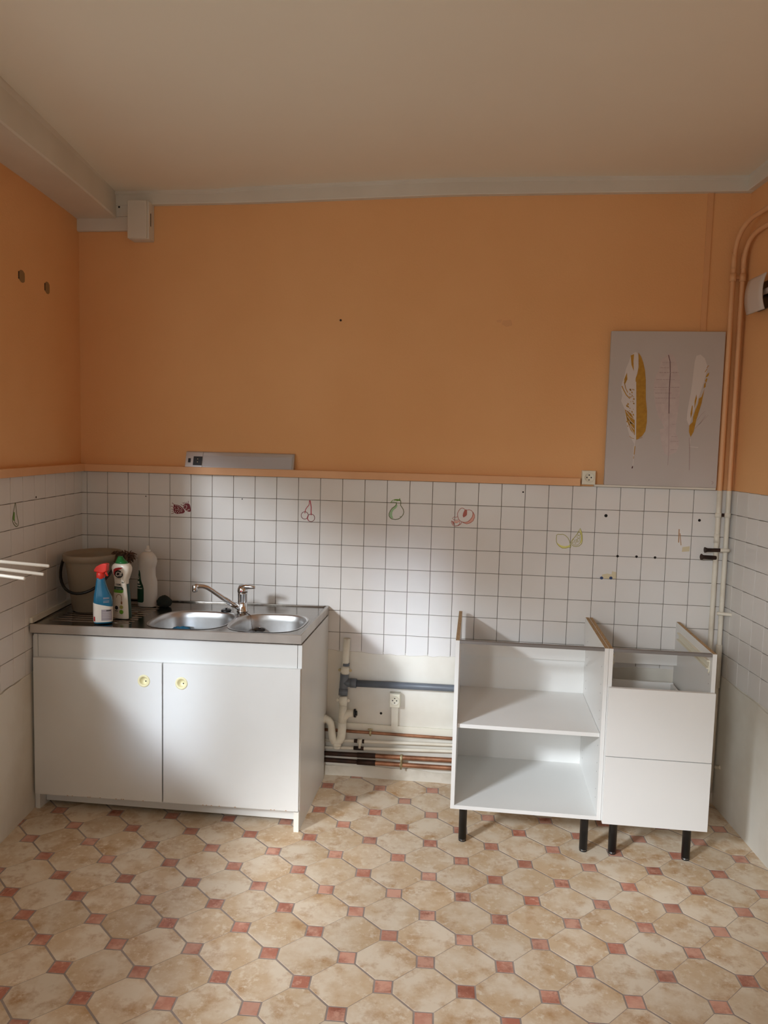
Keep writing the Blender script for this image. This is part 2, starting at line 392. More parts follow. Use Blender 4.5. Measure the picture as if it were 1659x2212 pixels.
# ---- back wall
T, TZ, ZT = 0.108, 0.10691, 1.4663
ZB = ZT - 8 * TZ
wb = MB()
wb.box(-0.45, 3.6, 0.0, 0.15, -0.05, ZB + 0.02, 1); wb.box(-0.45, 3.6, 0.0, 0.15, ZB + 0.02, ZT, 2); wb.box(-0.45, 3.6, 0.0, 0.15, ZT, 2.95, 0)
wall_back = struct(wb.build('wall_back', ['orange', 'plaster', 'grout'], origin=(0, 0, 0)))
def tile_mesh(w, h, th=0.005, g=0.0021, inset=0.0013):
    a, b = w / 2 - g / 2, h / 2 - g / 2
    v = [(-a, 0, -b), (a, 0, -b), (a, 0, b), (-a, 0, b), (-a, -th + 0.0012, -b), (a, -th + 0.0012, -b), (a, -th + 0.0012, b), (-a, -th + 0.0012, b),
         (-a + inset, -th, -b + inset), (a - inset, -th, -b + inset), (a - inset, -th, b - inset), (-a + inset, -th, b - inset)]
    f = [(8, 9, 10, 11)] + [(4 + i, 4 + (i + 1) % 4, 8 + (i + 1) % 4, 8 + i) for i in range(4)] + [(i, (i + 1) % 4, 4 + (i + 1) % 4, 4 + i) for i in range(4)]
    me = bpy.data.meshes.new('wall_tile'); me.from_pydata(v, [], f); me.materials.append(M['tile'])
    for k in range(1, 5): me.polygons[k].use_smooth = True
    return me
TM = {}
def put_tile(parent, x0, x1, z0, z1, rot, pos):
    key = (round(x1 - x0, 4), round(z1 - z0, 4))
    if key not in TM: TM[key] = tile_mesh(*key)
    o = bpy.data.objects.new('wall_tile', TM[key]); COL.objects.link(o); o.parent = parent
    o.location = pos; o.rotation_euler = (random.uniform(-1, 1) * 0.0012, 0, rot + random.uniform(-1, 1) * 0.0012)
edges = [-0.0325] + [T * i for i in range(0, 29)] + [3.0835]
for j in range(8):
    for i in range(len(edges) - 1):
        x0, x1 = edges[i], edges[i + 1]
        put_tile(wall_back, x0, x1, ZT - (j + 1) * TZ, ZT - j * TZ, 0, ((x0 + x1) / 2, 0, ZT - (j + 0.5) * TZ))
# plaster below the tiles, its torn top edge lapping the last row
n = 90; b = MB(); xs = np.linspace(-0.03, 3.083, n)
zt = [ZB + 0.013 + 0.004 * math.sin(7 * x) + random.uniform(-0.0035, 0.0035) for x in xs]
for i in range(n - 1):
    x0, x1 = xs[i], xs[i + 1]
    b.hexa([(x0, -0.0075, 0.0), (x1, -0.0075, 0.0), (x1, 0.0, 0.0), (x0, 0.0, 0.0), (x0, -0.0075, zt[i]), (x1, -0.0075, zt[i + 1]), (x1, 0, zt[i + 1] + 0.003), (x0, 0, zt[i] + 0.003)])
b.build('plaster_panel', 'plaster', wall_back)
# low plaster kerb at the floor behind the pipes
b = MB(); n = 40; xs = np.linspace(1.18, 3.05, n)
for i in range(n - 1):
    z0, z1 = [0.052 + 0.006 * math.sin(9 * x) + 0.003 * math.sin(31 * x) for x in (xs[i], xs[i + 1])]
    y0, y1 = [-0.016 - 0.003 * math.sin(17 * x) for x in (xs[i], xs[i + 1])]
    b.hexa([(xs[i], y0, 0), (xs[i + 1], y1, 0), (xs[i + 1], -0.007, 0), (xs[i], -0.007, 0), (xs[i], y0 + 0.003, z0), (xs[i + 1], y1 + 0.003, z1), (xs[i + 1], -0.007, z1), (xs[i], -0.007, z0)])
struct(b.build('baseboard_back', 'plaster_dirty'))

# ---- left wall with a window beyond the frame
WS0, WS1, WZ0, WZ1 = 1.04, 3.72, 0.86, 2.02
b = MB(); SE = 4.45; TH = -0.22
for z0, z1, mi in ((-0.05, ZB + 0.005, 1), (ZB + 0.005, ZT, 2), (ZT, 2.95, 0)):
    b.wallbox(LW, -0.2, WS0 - 0.01, TH, 0, z0, z1, mi)
for z0, z1, mi in ((-0.05, ZT, 1), (ZT, 2.95, 0)): b.wallbox(LW, WS0 - 0.01, WS0, TH, 0, z0, z1, mi)
for z0, z1, mi in ((-0.05, ZB, 1), (ZB, WZ0, 1), (WZ1, 2.95, 0)): b.wallbox(LW, WS0, WS1, TH, 0, z0, z1, mi)
b.wallbox(LW, WS1, SE, TH, 0, -0.05, 2.95, 0)
wall_left = struct(b.build('wall_left', ['orange', 'plaster', 'grout'], origin=(0, 0, 0)))
lo = 0.09828
ed = [0.0, lo - 0.0] + [lo + T * i for i in range(1, 9)]
for j in range(8):
    for i in range(len(ed) - 1):
        s0, s1 = ed[i], min(ed[i + 1], WS0 - 0.012)
        if s1 - s0 < 0.03: continue
        put_tile(wall_left, s0, s1, 0, TZ, math.pi / 2 - LA, LW((s0 + s1) / 2, 0, ZT - (j + 0.5) * TZ))
b = MB(); n = 60; ss = np.linspace(0, 2.0, n)
zl = [ZB - 0.008 + 0.012 * math.sin(2.2 * s + 1) + random.uniform(-0.003, 0.003) for s in ss]
for i in range(n - 1):
    P = [LW(ss[i], 0, 0), LW(ss[i + 1], 0, 0), LW(ss[i + 1], 0.008, 0), LW(ss[i], 0.008, 0), LW(ss[i], 0, zl[i]), LW(ss[i + 1], 0, zl[i + 1]), LW(ss[i + 1], 0.008, zl[i + 1]), LW(ss[i], 0.008, zl[i])]
    b.hexa(P)
b.build('plaster_panel', 'plaster', wall_left)
for px, py, w, h in ((47, 597, 0.05, 0.05), (102, 622, 0.046, 0.052)):   # two filled fixing holes
    q = onWall(px, py, 'L'); s = -q[1] / math.cos(LA)
    bb = MB(); pts = []
    for k in range(10):
        a = k * 2 * math.pi / 10; r = 0.5 * (abs(math.cos(a)) ** 4 + abs(math.sin(a)) ** 4) ** -0.25
        pts.append(LW(s + w * r * math.cos(a), 0.0003, q[2] + h * r * math.sin(a)))
    bb.poly(pts, Vector(LW(0, 0.001, 0)) - Vector(LW(0, 0, 0)))
    for a, rr in ((0, 0.55), (1, 0.5), (2, 0.52)):
        pass
    bb.build('wall_plug', 'filler', wall_left)
    bd = MB(); bd.wallbox(LW, s + w * 0.42, s + w * 0.62, 0.0002, 0.0012, q[2] - h * 0.3, q[2] + h * 0.3)
    bd.build('wall_plug_gap', 'dark', wall_left)
# window in the left wall
wn = struct(MB().wallbox(LW, WS0, WS1, -0.16, -0.10, WZ0, WZ0 + 0.06).wallbox(LW, WS0, WS1, -0.16, -0.10, WZ1 - 0.06, WZ1)
            .wallbox(LW, WS0, WS0 + 0.06, -0.16, -0.10, WZ0 + 0.06, WZ1 - 0.06).wallbox(LW, WS1 - 0.06, WS1, -0.16, -0.10, WZ0 + 0.06, WZ1 - 0.06)
            .build('window_1', 'mdf'))

# ---- right wall
b = MB()
for z0, z1, mi in ((-0.05, ZB + 0.002, 1), (ZB + 0.002, ZT, 2), (ZT, 2.95, 0)): b.wallbox(RW, -0.2, 2.2, -0.2, 0, z0, z1, mi)
for z0, z1, mi in ((-0.05, ZB, 1), (ZB, 2.95, 0)): b.wallbox(RW, 2.2, 4.5, -0.2, 0, z0, z1, mi)
wall_right = struct(b.build('wall_right', ['orange', 'plaster', 'grout'], origin=(0, 0, 0)))
ro = 0.17566
ed = [0.006, ro - T] + [ro + T * i for i in range(0, 18)]
for j in range(8):
    for i in range(len(ed) - 1):
        s0, s1 = ed[i], ed[i + 1]
        put_tile(wall_right, s0, s1, 0, TZ, -math.pi / 2 + RA, RW((s0 + s1) / 2, 0, ZT - (j + 0.5) * TZ))
b = MB(); n = 60; ss = np.linspace(0.006, 2.0, n)
for i in range(n - 1):
    z0, z1 = [ZB - 0.004 + 0.007 * math.sin(5 * s + 2) + 0.003 * math.sin(23 * s) for s in (ss[i], ss[i + 1])]
    b.hexa([RW(ss[i], 0, 0), RW(ss[i + 1], 0, 0), RW(ss[i + 1], 0.008, 0), RW(ss[i], 0.008, 0), RW(ss[i], 0, z0), RW(ss[i + 1], 0, z1), RW(ss[i + 1], 0.008, z1), RW(ss[i], 0.008, z0)])
b.build('plaster_panel', 'plaster', wall_right)

# ---- wall behind the camera, with an unseen window added to let fill light in
b = MB(); xa, xb = 0.2, 3.8
b.box(xa, 0.55, Y_REAR - 0.2, Y_REAR, -0.05, 2.95); b.box(2.55, xb, Y_REAR - 0.2, Y_REAR, -0.05, 2.95)
b.box(0.55, 2.55, Y_REAR - 0.2, Y_REAR, -0.05, 0.85); b.box(0.55, 2.55, Y_REAR - 0.2, Y_REAR, 2.4, 2.95)
struct(b.build('wall_front', 'orange', origin=(0, 0, 0)))
b = MB()
for x0, x1 in ((0.55, 0.61), (2.49, 2.55)): b.box(x0, x1, Y_REAR - 0.15, Y_REAR - 0.09, 0.91, 2.34)
b.box(0.55, 2.55, Y_REAR - 0.15, Y_REAR - 0.09, 0.85, 0.91); b.box(0.55, 2.55, Y_REAR - 0.15, Y_REAR - 0.09, 2.34, 2.4)
struct(b.build('fill_window', 'mdf'))

# ---- ceiling (slightly wavy) and its moulding
tops = [(263, 413.5), (365, 410.6), (457, 409.8), (532, 403.4), (700, 396), (975, 384), (1300, 380.5), (1625, 379)]
bots = [(263, 443), (336, 441), (466, 438.7), (582, 435.8), (700, 430.9), (975, 420.5), (1300, 415.5), (1625, 412.5)]
TP = [onY(x, y, -0.038) for x, y in tops]; BP = [onY(x, y, -0.03) for x, y in bots]
tx, tz = [p[0] for p in TP], [p[2] for p in TP]; bx_, bz_ = [p[0] for p in BP], [p[2] for p in BP]
b = MB(); nx, ny = 40, 14; gx = np.linspace(-0.3, 3.7, nx); gy = np.concatenate([[0.15, -0.038], np.linspace(-0.25, Y_REAR - 0.15, ny - 2)])
vv = []
for y in gy:
    k = min(1, max(0, -y / 2.0))
    for x in gx: vv.append((x, y, (1 - k) * np.interp(x, tx, tz) + k * 2.84))
nb = len(vv); vv += [(x, y, 3.0) for x, y, z in vv]
ff = []
for j in range(ny - 1):
    for i in range(nx - 1):
        a = j * nx + i; ff.append((a, a + nx, a + nx + 1, a + 1)); ff.append((nb + a, nb + a + 1, nb + a + nx + 1, nb + a + nx))
for i in range(nx - 1):
    a = i; ff.append((a, a + 1, nb + a + 1, nb + a)); a = (ny - 1) * nx + i; ff.append((a + 1, a, nb + a, nb + a + 1))
for j in range(ny - 1):
    a = j * nx; ff.append((a + nx, a, nb + a, nb + a + nx)); a = j * nx + nx - 1; ff.append((a, a + nx, nb + a + nx, nb + a))
MBc = MB(); MBc.add(vv, ff, 0, True)
struct(MBc.build('ceiling', 'ceiling', origin=(0, 0, 0)))
b = MB(); n = 44; xs = np.linspace(0.165, 3.082, n); R = []
for x in xs:
    zt_, zb_ = np.interp(x, tx, tz), np.interp(x, bx_, bz_)
    R.append([(x, 0.0, zb_), (x, -0.028, zb_), (x, -0.030, zb_ + 0.004), (x, -0.030, zt_ - 0.016), (x, -0.038, zt_ - 0.010), (x, -0.040, zt_ + 0.002), (x, 0.0, zt_ + 0.002)])
b.rings(R, 0, False); struct(b.build('trim_1', 'trimwhite'))
b = MB(); R = []
for s in np.linspace(0.0, 4.3, 20):
    R.append([RW(s, 0.0, 2.772), RW(s, 0.028, 2.772), RW(s, 0.030, 2.776), RW(s, 0.030, 2.828), RW(s, 0.038, 2.834), RW(s, 0.040, 2.846), RW(s, 0.0, 2.846)])
b.rings(R, 0, False); struct(b.build('trim_2', 'trimwhite'))
# boxed beam along the left wall and the plate it rests on
b = MB(); R = []
for s in np.linspace(0.0, 4.35, 30):
    w = 0.2 + 0.004 * math.sin(3 * s); zb_ = 2.685 + 0.003 * math.sin(4.3 * s)
    R.append([LW(s, 0.0, zb_), LW(s, w - 0.006, zb_), LW(s, w, zb_ + 0.006), LW(s, w - 0.002, 2.80), LW(s, w + 0.004, 2.818), LW(s, w + 0.004, 2.86), LW(s, 0.0, 2.86)])
b.rings(R, 0, False); struct(b.build('trim_3', 'trimwhite'))
b = MB(); b.box(-0.034, 0.25, -0.022, 0, 2.628, 2.6935); b.box(0.165, 0.25, -0.024, 0, 2.6935, 2.80)
trim_plate = struct(b.build('trim_4', 'trimwhite', bevel=0.004))
# orange dado ledge on the tile top, back and left
b = MB(); b.box(-0.03, 2.405, -0.036, 0, 1.4675, 1.5035); struct(b.build('trim_5', 'orange_gloss', bevel=0.003))
b = MB(); b.wallbox(LW, 0.034, WS0, 0, 0.034, 1.4675, 1.5035); struct(b.build('trim_6', 'orange_gloss', bevel=0.003))
b = MB(); b.box(2.468, 3.0, -0.034, 0, 1.4675, 1.4765); struct(b.build('trim_7', 'trimwhite', bevel=0.001))
b = MB(); b.box(2.9, 2.924, -0.006, 0, 1.50, 2.775); struct(b.build('trim_8', 'orange_strip', bevel=0.001))
# drill holes, screw and stains on the tiles
for px, py, r in ((1309, 1114, 0.0075), (1511, 1124, 0.0065), (1334, 1201.5, 0.006), (1375, 1202.5, 0.006), (1415, 1204.5, 0.006), (523, 1078, 0.003), (315, 1072, 0.003), (1130, 1063, 0.004)):
    q = onY(px, py, -0.0056)
    MB().lathe([(r, 0), (r * 0.9, 0.0006)], (q[0], -0.005, q[2]), (0, -1, 0), 12).build('drill_hole', 'dark', wall_back)
q = onY(736, 692, 0)
MB().lathe([(0.005, 0), (0.005, 0.004), (0.003, 0.006)], (q[0], 0, q[2]), (0, -1, 0), 10).build('screw', 'darkcopper', wall_back)
q = onY(823, 1541, -0.008)
MB().lathe([(0.0065, 0), (0.0055, 0.0008)], (q[0], -0.0073, q[2]), (0, -1, 0), 14).build('drill_hole', 'dark', wall_back)
bb = MB()
for a, c, w in (((1467, 1143), (1466, 1172), 0.004), ((1469, 1152), (1471, 1178), 0.003), ((1088, 692), (1106, 690), 0.0)):
    if w: bb.strip([onY(*a, -0.0051), onY(*c, -0.0051)], w, (0, -0.0004, 0))
bb.build('glue_streak', 'stainbrown', wall_back)
MB().poly([onY(*p, -0.0051) for p in ((1474, 1182), (1490, 1180), (1489, 1191), (1473, 1192))], (0, -0.0003, 0)).build('glue_patch', 'glue', wall_back)
q = onWall(78, 1074, 'L', 0.005)
MB().lathe([(0.005, 0), (0.0045, 0.0006)], tuple(q), (math.cos(LA), -math.sin(LA), 0), 10).build('drill_hole', 'dark', wall_left)
for pts in ([(1072, 692), (1084, 690), (1082, 697), (1074, 696)], [(1086, 693), (1104, 691), (1106, 703), (1094, 706), (1084, 701)]):
    MB().poly([onY(*p, -0.0005) for p in pts], (0, -0.0012, 0)).build('paint_scar', 'orange_strip', wall_back, bevel=0.0005)
q = onY(257, 447, -0.025)
MB().lathe([(0.005, 0), (0.0045, 0.0006)], (q[0], -0.024, q[2]), (0, -1, 0), 10).build('drill_hole', 'dark', trim_plate)
# ================================================================== SINK UNIT
KX = 0.0135
def sh(b):   # the old unit leans: its left end sits lower
    b.v = [(x, y, z + KX * (x - 1.24) * max(0, min(1, z / 0.07))) for x, y, z in b.v]; return b
sc = thing('sink_cabinet', (0.65, -0.3, 0), 'long old white two-door base cabinet under the steel sink', 'cabinet')
X0, X1, YF = 0.055, 1.24, -0.578
def side_panel(x0, x1, notch):
    P = [(YF, 0.0), (YF, 0.80)]
    P += [(-0.0085, 0.80), (-0.0085, 0.34), (-0.055, 0.305), (-0.055, 0.0)] if notch else [(-0.02, 0.80), (-0.02, 0.0)]
    P[0:1] = [(YF, 0.0)]
    b = MB(); b.poly([(x0, y, z) for y, z in P], (x1 - x0, 0, 0)); return sh(b)
side_panel(X1 - 0.018, X1, True).build('side_panel', 'oldwhite', sc, bevel=0.001)
side_panel(X0, X0 + 0.018, False).build('side_panel', 'oldwhite', sc, bevel=0.001)
sh(MB().box(0.0475, X0 - 0.001, YF + 0.006, YF + 0.03, 0.0, 0.79)).build('filler_strip', 'oldwhite', sc)
sh(MB().box(X0 + 0.02, X1 - 0.02, YF + 0.0, YF + 0.016, 0.690, 0.80)).build('fascia_panel', 'oldwhite', sc, bevel=0.001)
sh(MB().box(X0 + 0.02, X1 - 0.02, -0.530, -0.514, 0.022, 0.095)).build('plinth', 'oldwhite', sc, bevel=0.001)
sh(MB().box(X0 + 0.019, X1 - 0.019, YF + 0.02, -0.07, 0.095, 0.111)).build('bottom_panel', 'oldwhite', sc)
sh(MB().box(X1 - 0.022, X1 - 0.0005, YF - 0.0165, YF - 0.0005, 0.0, 0.086)).build('edge_post', 'mdf', sc)
dz0, dz1 = 0.0905, 0.7005
for i, (a, c, kx) in enumerate(((X0 + 0.006, 0.6405, 0.561), (0.6465, X1 - 0.003, 0.727))):
    # door with a round hole cut for its pull
    kz = 0.611 - KX * (kx - 1.24); R_ = 0.0205
    N_ = 28; circ = [(kx + R_ * math.cos(t * 2 * math.pi / N_), kz + R_ * math.sin(t * 2 * math.pi / N_)) for t in range(N_)]
    sq = [(a, dz0), (c, dz0), (c, dz1), (a, dz1)]
    pts = [Vector(p) for p in sq + circ]
    con = [(k, (k + 1) % 4) for k in range(4)] + [(4 + k, 4 + (k + 1) % N_) for k in range(N_)]
    r = delaunay_2d_cdt(pts, con, [], 0, 1e-7)
    tri = [f for f in r[2] if (sum((r[0][v] for v in f), Vector((0, 0))) / 3 - Vector((kx, kz))).length > R_ * 0.97]
    b = MB(); y0, y1 = YF - 0.0175, YF - 0.0005
    b.add([(p.x, y0, p.y) for p in r[0]], tri); b.add([(p.x, y1, p.y) for p in r[0]], [f[::-1] for f in tri])
    for k in range(4):
        p, q = sq[k], sq[(k + 1) % 4]; b.add([(p[0], y0, p[1]), (q[0], y0, q[1]), (q[0], y1, q[1]), (p[0], y1, p[1])], [(0, 1, 2, 3)])
    for k in range(N_):
        p, q = circ[k], circ[(k + 1) % N_]; b.add([(p[0], y0, p[1]), (q[0], y0, q[1]), (q[0], y1, q[1]), (p[0], y1, p[1])], [(0, 1, 2, 3)])
    d = sh(b).build('door', 'oldwhite', sc)
    b = MB()
    b.lathe([(0.027, 0.0002), (0.0265, 0.002), (0.023, 0.003), (0.018, 0.0025), (0.0165, 0.0), (0.0155, -0.012), (0.0, -0.0125)], (kx, y0, kz), (0, -1, 0), 32, 0, False, False)
    b.lathe([(0.0, -0.0115), (0.003, -0.011)], (kx + 0.004, y0, kz - 0.004), (0, -1, 0), 12, 1, False, False)
    sh(b).build('door_pull', ['cream', 'dark'], d)
    if i == 0: ch = d
    bb = MB(); rr = random.Random(i + 3)
    for k in range(9):
        x = a + (c - a) * rr.uniform(0.25, 0.97); bb.poly([(x - 0.004, y0 - 0.0003, dz0), (x + 0.004, y0 - 0.0003, dz0), (x + 0.001, y0 - 0.0003, dz0 + 0.0035)], (0, 0.0005, 0))
    sh(bb).build('edge_chips', 'stainbrown', d)['kind'] = 'stuff'

# stainless sink top with drainer and two bowls
st = thing('double_sink', (0.62, -0.3, 0.79), 'stainless steel double bowl sink with ridged drainer on the old cabinet', 'sink')
SX0, SX1, SY0, SY1, SZ = 0.028, 1.2405, -0.602, -0.006, 0.8475
def sell(cx, cyy, a, bq, nexp, N_=48, skew=0.0):
    out = []
    for k in range(N_):
        t = 2 * math.pi * k / N_; c, s = math.cos(t), math.sin(t)
        x = a * math.copysign(abs(c) ** (2 / nexp), c); y = bq * math.copysign(abs(s) ** (2 / nexp), s)
        out.append((cx + x + skew * y, cyy + y))
    return out
BW = [(0.700, -0.392, 0.172, 0.172), (1.046, -0.392, 0.158, 0.168)]
rimz = SZ - 0.004
holes = [sell(cx, cyy, a, bq, 3.0) for cx, cyy, a, bq in BW]
ins = 0.016
FLX, BLX = 0.053, -0.018
sq = [(FLX + ins, SY0 + ins), (SX1 - ins, SY0 + ins), (SX1 - ins, SY1 - ins), (BLX + ins, SY1 - ins)]
pts = [Vector(p) for p in sq]; con = [(k, (k + 1) % 4) for k in range(4)]
for h in holes:
    o = len(pts); pts += [Vector(p) for p in h]; con += [(o + k, o + (k + 1) % len(h)) for k in range(len(h))]
r = delaunay_2d_cdt(pts, con, [], 0, 1e-7)
def inb(p):
    for cx, cyy, a, bq in BW:
        if (abs(p.x - cx) / a) ** 3 + (abs(p.y - cyy) / bq) ** 3 < 0.985: return True
    return False
tri = [f for f in r[2] if not inb(sum((r[0][v] for v in f), Vector((0, 0))) / 3)]
b = MB(); b.add([(p.x, p.y, rimz) for p in r[0]], tri)
ri = lambda d, z: [(FLX + d, SY0 + d, z), (SX1 - d, SY0 + d, z), (SX1 - d, SY1 - d, z), (BLX + d, SY1 - d, z)]
b.rings([ri(0.003, SZ), ri(0.011, SZ), ri(0.014, SZ - 0.003), ri(ins, rimz)], 0, False, False, False)
deck = sh(b).build('deck', 'steel', st)
b = MB(); b.rings([ri(0.0, SZ - 0.038), ri(0.0, SZ - 0.003), ri(0.003, SZ)], 0, False, False, False); sh(b).build('folded_edge', 'edgesteel', st)
for (cx, cyy, a, bq), h in zip(BW, holes):
    b = MB(); R = []
    for k, (sc_, dz) in enumerate(((1.06, 0.0015), (1.03, 0.0012), (1.0, 0.0), (0.975, -0.006), (0.955, -0.03), (0.93, -0.10), (0.88, -0.135), (0.78, -0.15), (0.5, -0.155), (0.12, -0.158))):
        R.append([(x, y, rimz + dz) for x, y in sell(cx, cyy, a * sc_, bq * sc_, 3.0)])
    b.rings(R, 0, True, False, True)
    bo = sh(b).build('bowl', 'bowlsteel', st)
    b = MB(); b.lathe([(0.042, 0), (0.042, 0.002), (0.034, 0.003), (0.03, 0.0)], (cx, cyy, rimz - 0.1585), (0, 0, 1), 24)
    sh(b).build('drain', 'steel', bo)
for k in range(11):
    y = -0.505 + k * 0.038; b = MB()
    b.tube([(0.085, y, rimz - 0.0015), (0.12, y, rimz - 0.0005), (0.38, y, rimz - 0.0005), (0.46, y, rimz - 0.002)], 0.0036, 8)
    sh(b).build('drainer_ridge', 'steel', st)
# raised rear shelf edge of the sink
sh(MB().box(SX0 + 0.02, SX1 - 0.02, SY1 - 0.03, SY1 - 0.016, rimz - 0.001, SZ + 0.002)).build('rear_rim', 'steel', st, bevel=0.002)
# silicone joints along the walls
b = MB(); b.wallbox(LW, 0.03, 0.60, 0.0062, 0.02, 0.8335, 0.856); sl = b.build('sealant_strip', 'pvcwhite', origin=(0.0, -0.3, 0.829))
tag(sl, 'white sealant strip between drainer and left wall tiles', 'strip')

def zdeck(x, extra=0.0): return rimz + KX * (x - 1.24) + extra
# mixer tap
tx0, ty0 = 0.862, -0.185; tz0 = zdeck(tx0)
tp = thing('mixer_tap', (tx0, ty0, tz0), 'chrome single-lever mixer tap between the two sink bowls', 'tap')
b = MB(); b.lathe([(0.027, 0.0), (0.027, 0.004), (0.0225, 0.008), (0.0215, 0.05), (0.0225, 0.085), (0.023, 0.09)], (tx0, ty0, tz0), (0, 0, 1), 28); b.build('tap_body', 'chrome', tp)
b = MB(); b.lathe([(0.0235, 0.09), (0.0245, 0.10), (0.0225, 0.113), (0.015, 0.121), (0.0, 0.124)], (tx0, ty0, tz0), (0, 0, 1), 28, cap1=False)
b.tube([(tx0 - 0.012, ty0, tz0 + 0.112), (tx0 + 0.02, ty0 - 0.006, tz0 + 0.119), (tx0 + 0.048, ty0 - 0.012, tz0 + 0.119), (tx0 + 0.066, ty0 - 0.016, tz0 + 0.120)], [0.014, 0.0125, 0.0085, 0.0065], 14)
b.build('lever', 'chrome', tp)
MB().lathe([(0.0035, 0), (0.0035, 0.0016)], (tx0 + 0.001, ty0 - 0.0235, tz0 + 0.100), (0, -1, 0), 10).build('temperature_mark', 'redlabel', tp)
b = MB(); b.tube([(tx0 - 0.012, ty0 - 0.008, tz0 + 0.018), (tx0 - 0.035, ty0 - 0.03, tz0 + 0.036), (tx0 - 0.08, ty0 - 0.065, tz0 + 0.077), (tx0 - 0.115, ty0 - 0.095, tz0 + 0.112), (tx0 - 0.132, ty0 - 0.11, tz0 + 0.127),
                  (tx0 - 0.148, ty0 - 0.12, tz0 + 0.134), (tx0 - 0.163, ty0 - 0.13, tz0 + 0.136), (tx0 - 0.178, ty0 - 0.142, tz0 + 0.135)], [0.0135, 0.013, 0.0115, 0.0105, 0.0105, 0.0105, 0.0105, 0.011], 16)
b.build('spout', 'chrome', tp)
b = MB(); b.lathe([(0.0105, 0.008), (0.0125, 0.004), (0.0125, -0.02), (0.011, -0.024)], (tx0 - 0.178, ty0 - 0.142, tz0 + 0.135), (0, 0, 1), 18); b.build('aerator', 'chrome', tp)

# plugs
def plug(x, y, z, label, tilt):
    t = thing('sink_plug', (x, y, z), label, 'plug', 'sink plugs')
    b = MB(); b.lathe([(0.017, 0.0), (0.024, 0.002), (0.024, 0.007), (0.019, 0.010), (0.006, 0.011)], (x, y, z), (tilt, -0.1, 1), 20); b.build('stopper', 'black', t)
    b = MB(); b.lathe([(0.005, 0.0), (0.004, 0.006), (0.006, 0.010), (0.0, 0.013)], (x, y, z + 0.0105), (tilt, -0.1, 1), 12, cap1=False); b.build('ring', 'chrome', t)
    return t
plug(0.79, -0.205, zdeck(0.79, 0.001), 'black sink plug lying on the deck left of the tap', 0.1)
t = plug(0.968, -0.262, zdeck(0.968) - 0.072, 'black sink plug hanging inside the right bowl', 0.05)
b = MB(); P = [(0.875, -0.205, zdeck(0.875, 0.004)), (0.905, -0.245, zdeck(0.905, 0.0045)), (0.926, -0.268, zdeck(0.926, 0.001)), (0.934, -0.276, zdeck(0.934) - 0.04), (0.943, -0.274, zdeck(0.943) - 0.078), (0.956, -0.268, zdeck(0.956) - 0.068), (0.966, -0.262, zdeck(0.966) - 0.054)]
fine = []
for a, c in zip(P, P[1:]):
    for k in range(6): fine.append(tuple(np.array(a) + (np.array(c) - np.array(a)) * k / 6))
for q in fine: b.lathe([(0.0, -0.0024), (0.0024, 0.0), (0.0, 0.0024)], q, (0, 0, 1), 6, cap0=False, cap1=False)
b.build('ball_chain', 'darkcopper', t)
# blue sponge cloth in the left bowl
cx, cyy = 0.615, -0.318; zb_ = zdeck(cx) - 0.146
b = MB(); N_ = 22; g = []
rr = random.Random(5)
for j in range(9):
    for i in range(N_):
        u, v = i / (N_ - 1) - 0.5, j / 8 - 0.5
        g.append((cx + u * 0.15 + rr.uniform(-0.003, 0.003), cyy + v * 0.09 + 0.01 * math.sin(u * 9), zb_ + 0.092 * (1 - (2 * v) ** 2) * (1 - (2 * u) ** 4) + rr.uniform(0, 0.006)))
b.add(g, [(j * N_ + i, j * N_ + i + 1, (j + 1) * N_ + i + 1, (j + 1) * N_ + i) for j in range(8) for i in range(N_ - 1)], 0, True)
lowr = [(x, y, zb_) for x, y, z in g]
b.add(lowr, [(j * N_ + i, (j + 1) * N_ + i, (j + 1) * N_ + i + 1, j * N_ + i + 1) for j in range(8) for i in range(N_ - 1)])
tag(b.build('sponge_cloth', 'bluecloth'), 'crumpled blue sponge cloth lying in the left sink bowl', 'cloth')

# ================================================================== THINGS ON THE DRAINER
def loft(prof, c, rot, N_=32, nexp=3.0):
    """prof rows: z, half width, half depth, centre shift in x"""
    R = []
    for z, a, bq, dx in prof:
        q = sell(dx, 0, max(a, 1e-4), max(bq, 1e-4), nexp, N_)
        R.append([(c[0] + x * math.cos(rot) - y * math.sin(rot), c[1] + x * math.sin(rot) + y * math.cos(rot), c[2] + z) for x, y in q])
    return R
# bucket
bc = (0.166, -0.262, zdeck(0.166, 0.0045))
bk = thing('bucket', bc, 'taupe plastic bucket with black handle standing in the corner', 'bucket')
b = MB(); b.lathe([(0.0, 0.0), (0.084, 0.0), (0.090, 0.004), (0.118, 0.23), (0.124, 0.25), (0.1215, 0.25), (0.115, 0.23), (0.087, 0.008), (0.0, 0.006)], bc, (0, 0, 1), 48, 0, False, False, 1.0, 1.2); b.v = [(x, y, bc[2] + (z - bc[2]) * 1.05) for x, y, z in b.v]
b.build('body', 'taupe', bk)
b = MB(); b.lathe([(0.1185, 0.222), (0.1275, 0.224), (0.129, 0.250), (0.1275, 0.253), (0.1225, 0.253), (0.1195, 0.235)], bc, (0, 0, 1), 48, 0, False, False, 1.0, 1.2); b.v = [(x, y, bc[2] + (z - bc[2]) * 1.05) for x, y, z in b.v]; b.build('rim', 'taupe', bk)
for k in range(5):
    a = math.radians(-130 + k * 20); MB().box(-0.0015, 0.0015, -0.0015, 0.0015, 0, 0.012)
b = MB(); P = []
for k in range(21):
    a = math.pi * k / 20; P.append((bc[0] - 0.132 * math.cos(a), bc[1] - 0.02 - 0.138 * math.sin(a), bc[2] + 0.245 - 0.145 * math.sin(a)))
P = [(bc[0] - 0.128, bc[1] + 0.0, bc[2] + 0.248)] + P + [(bc[0] + 0.128, bc[1], bc[2] + 0.248)]
b.tube(P, 0.0066, 10); b.build('handle', 'black', bk)
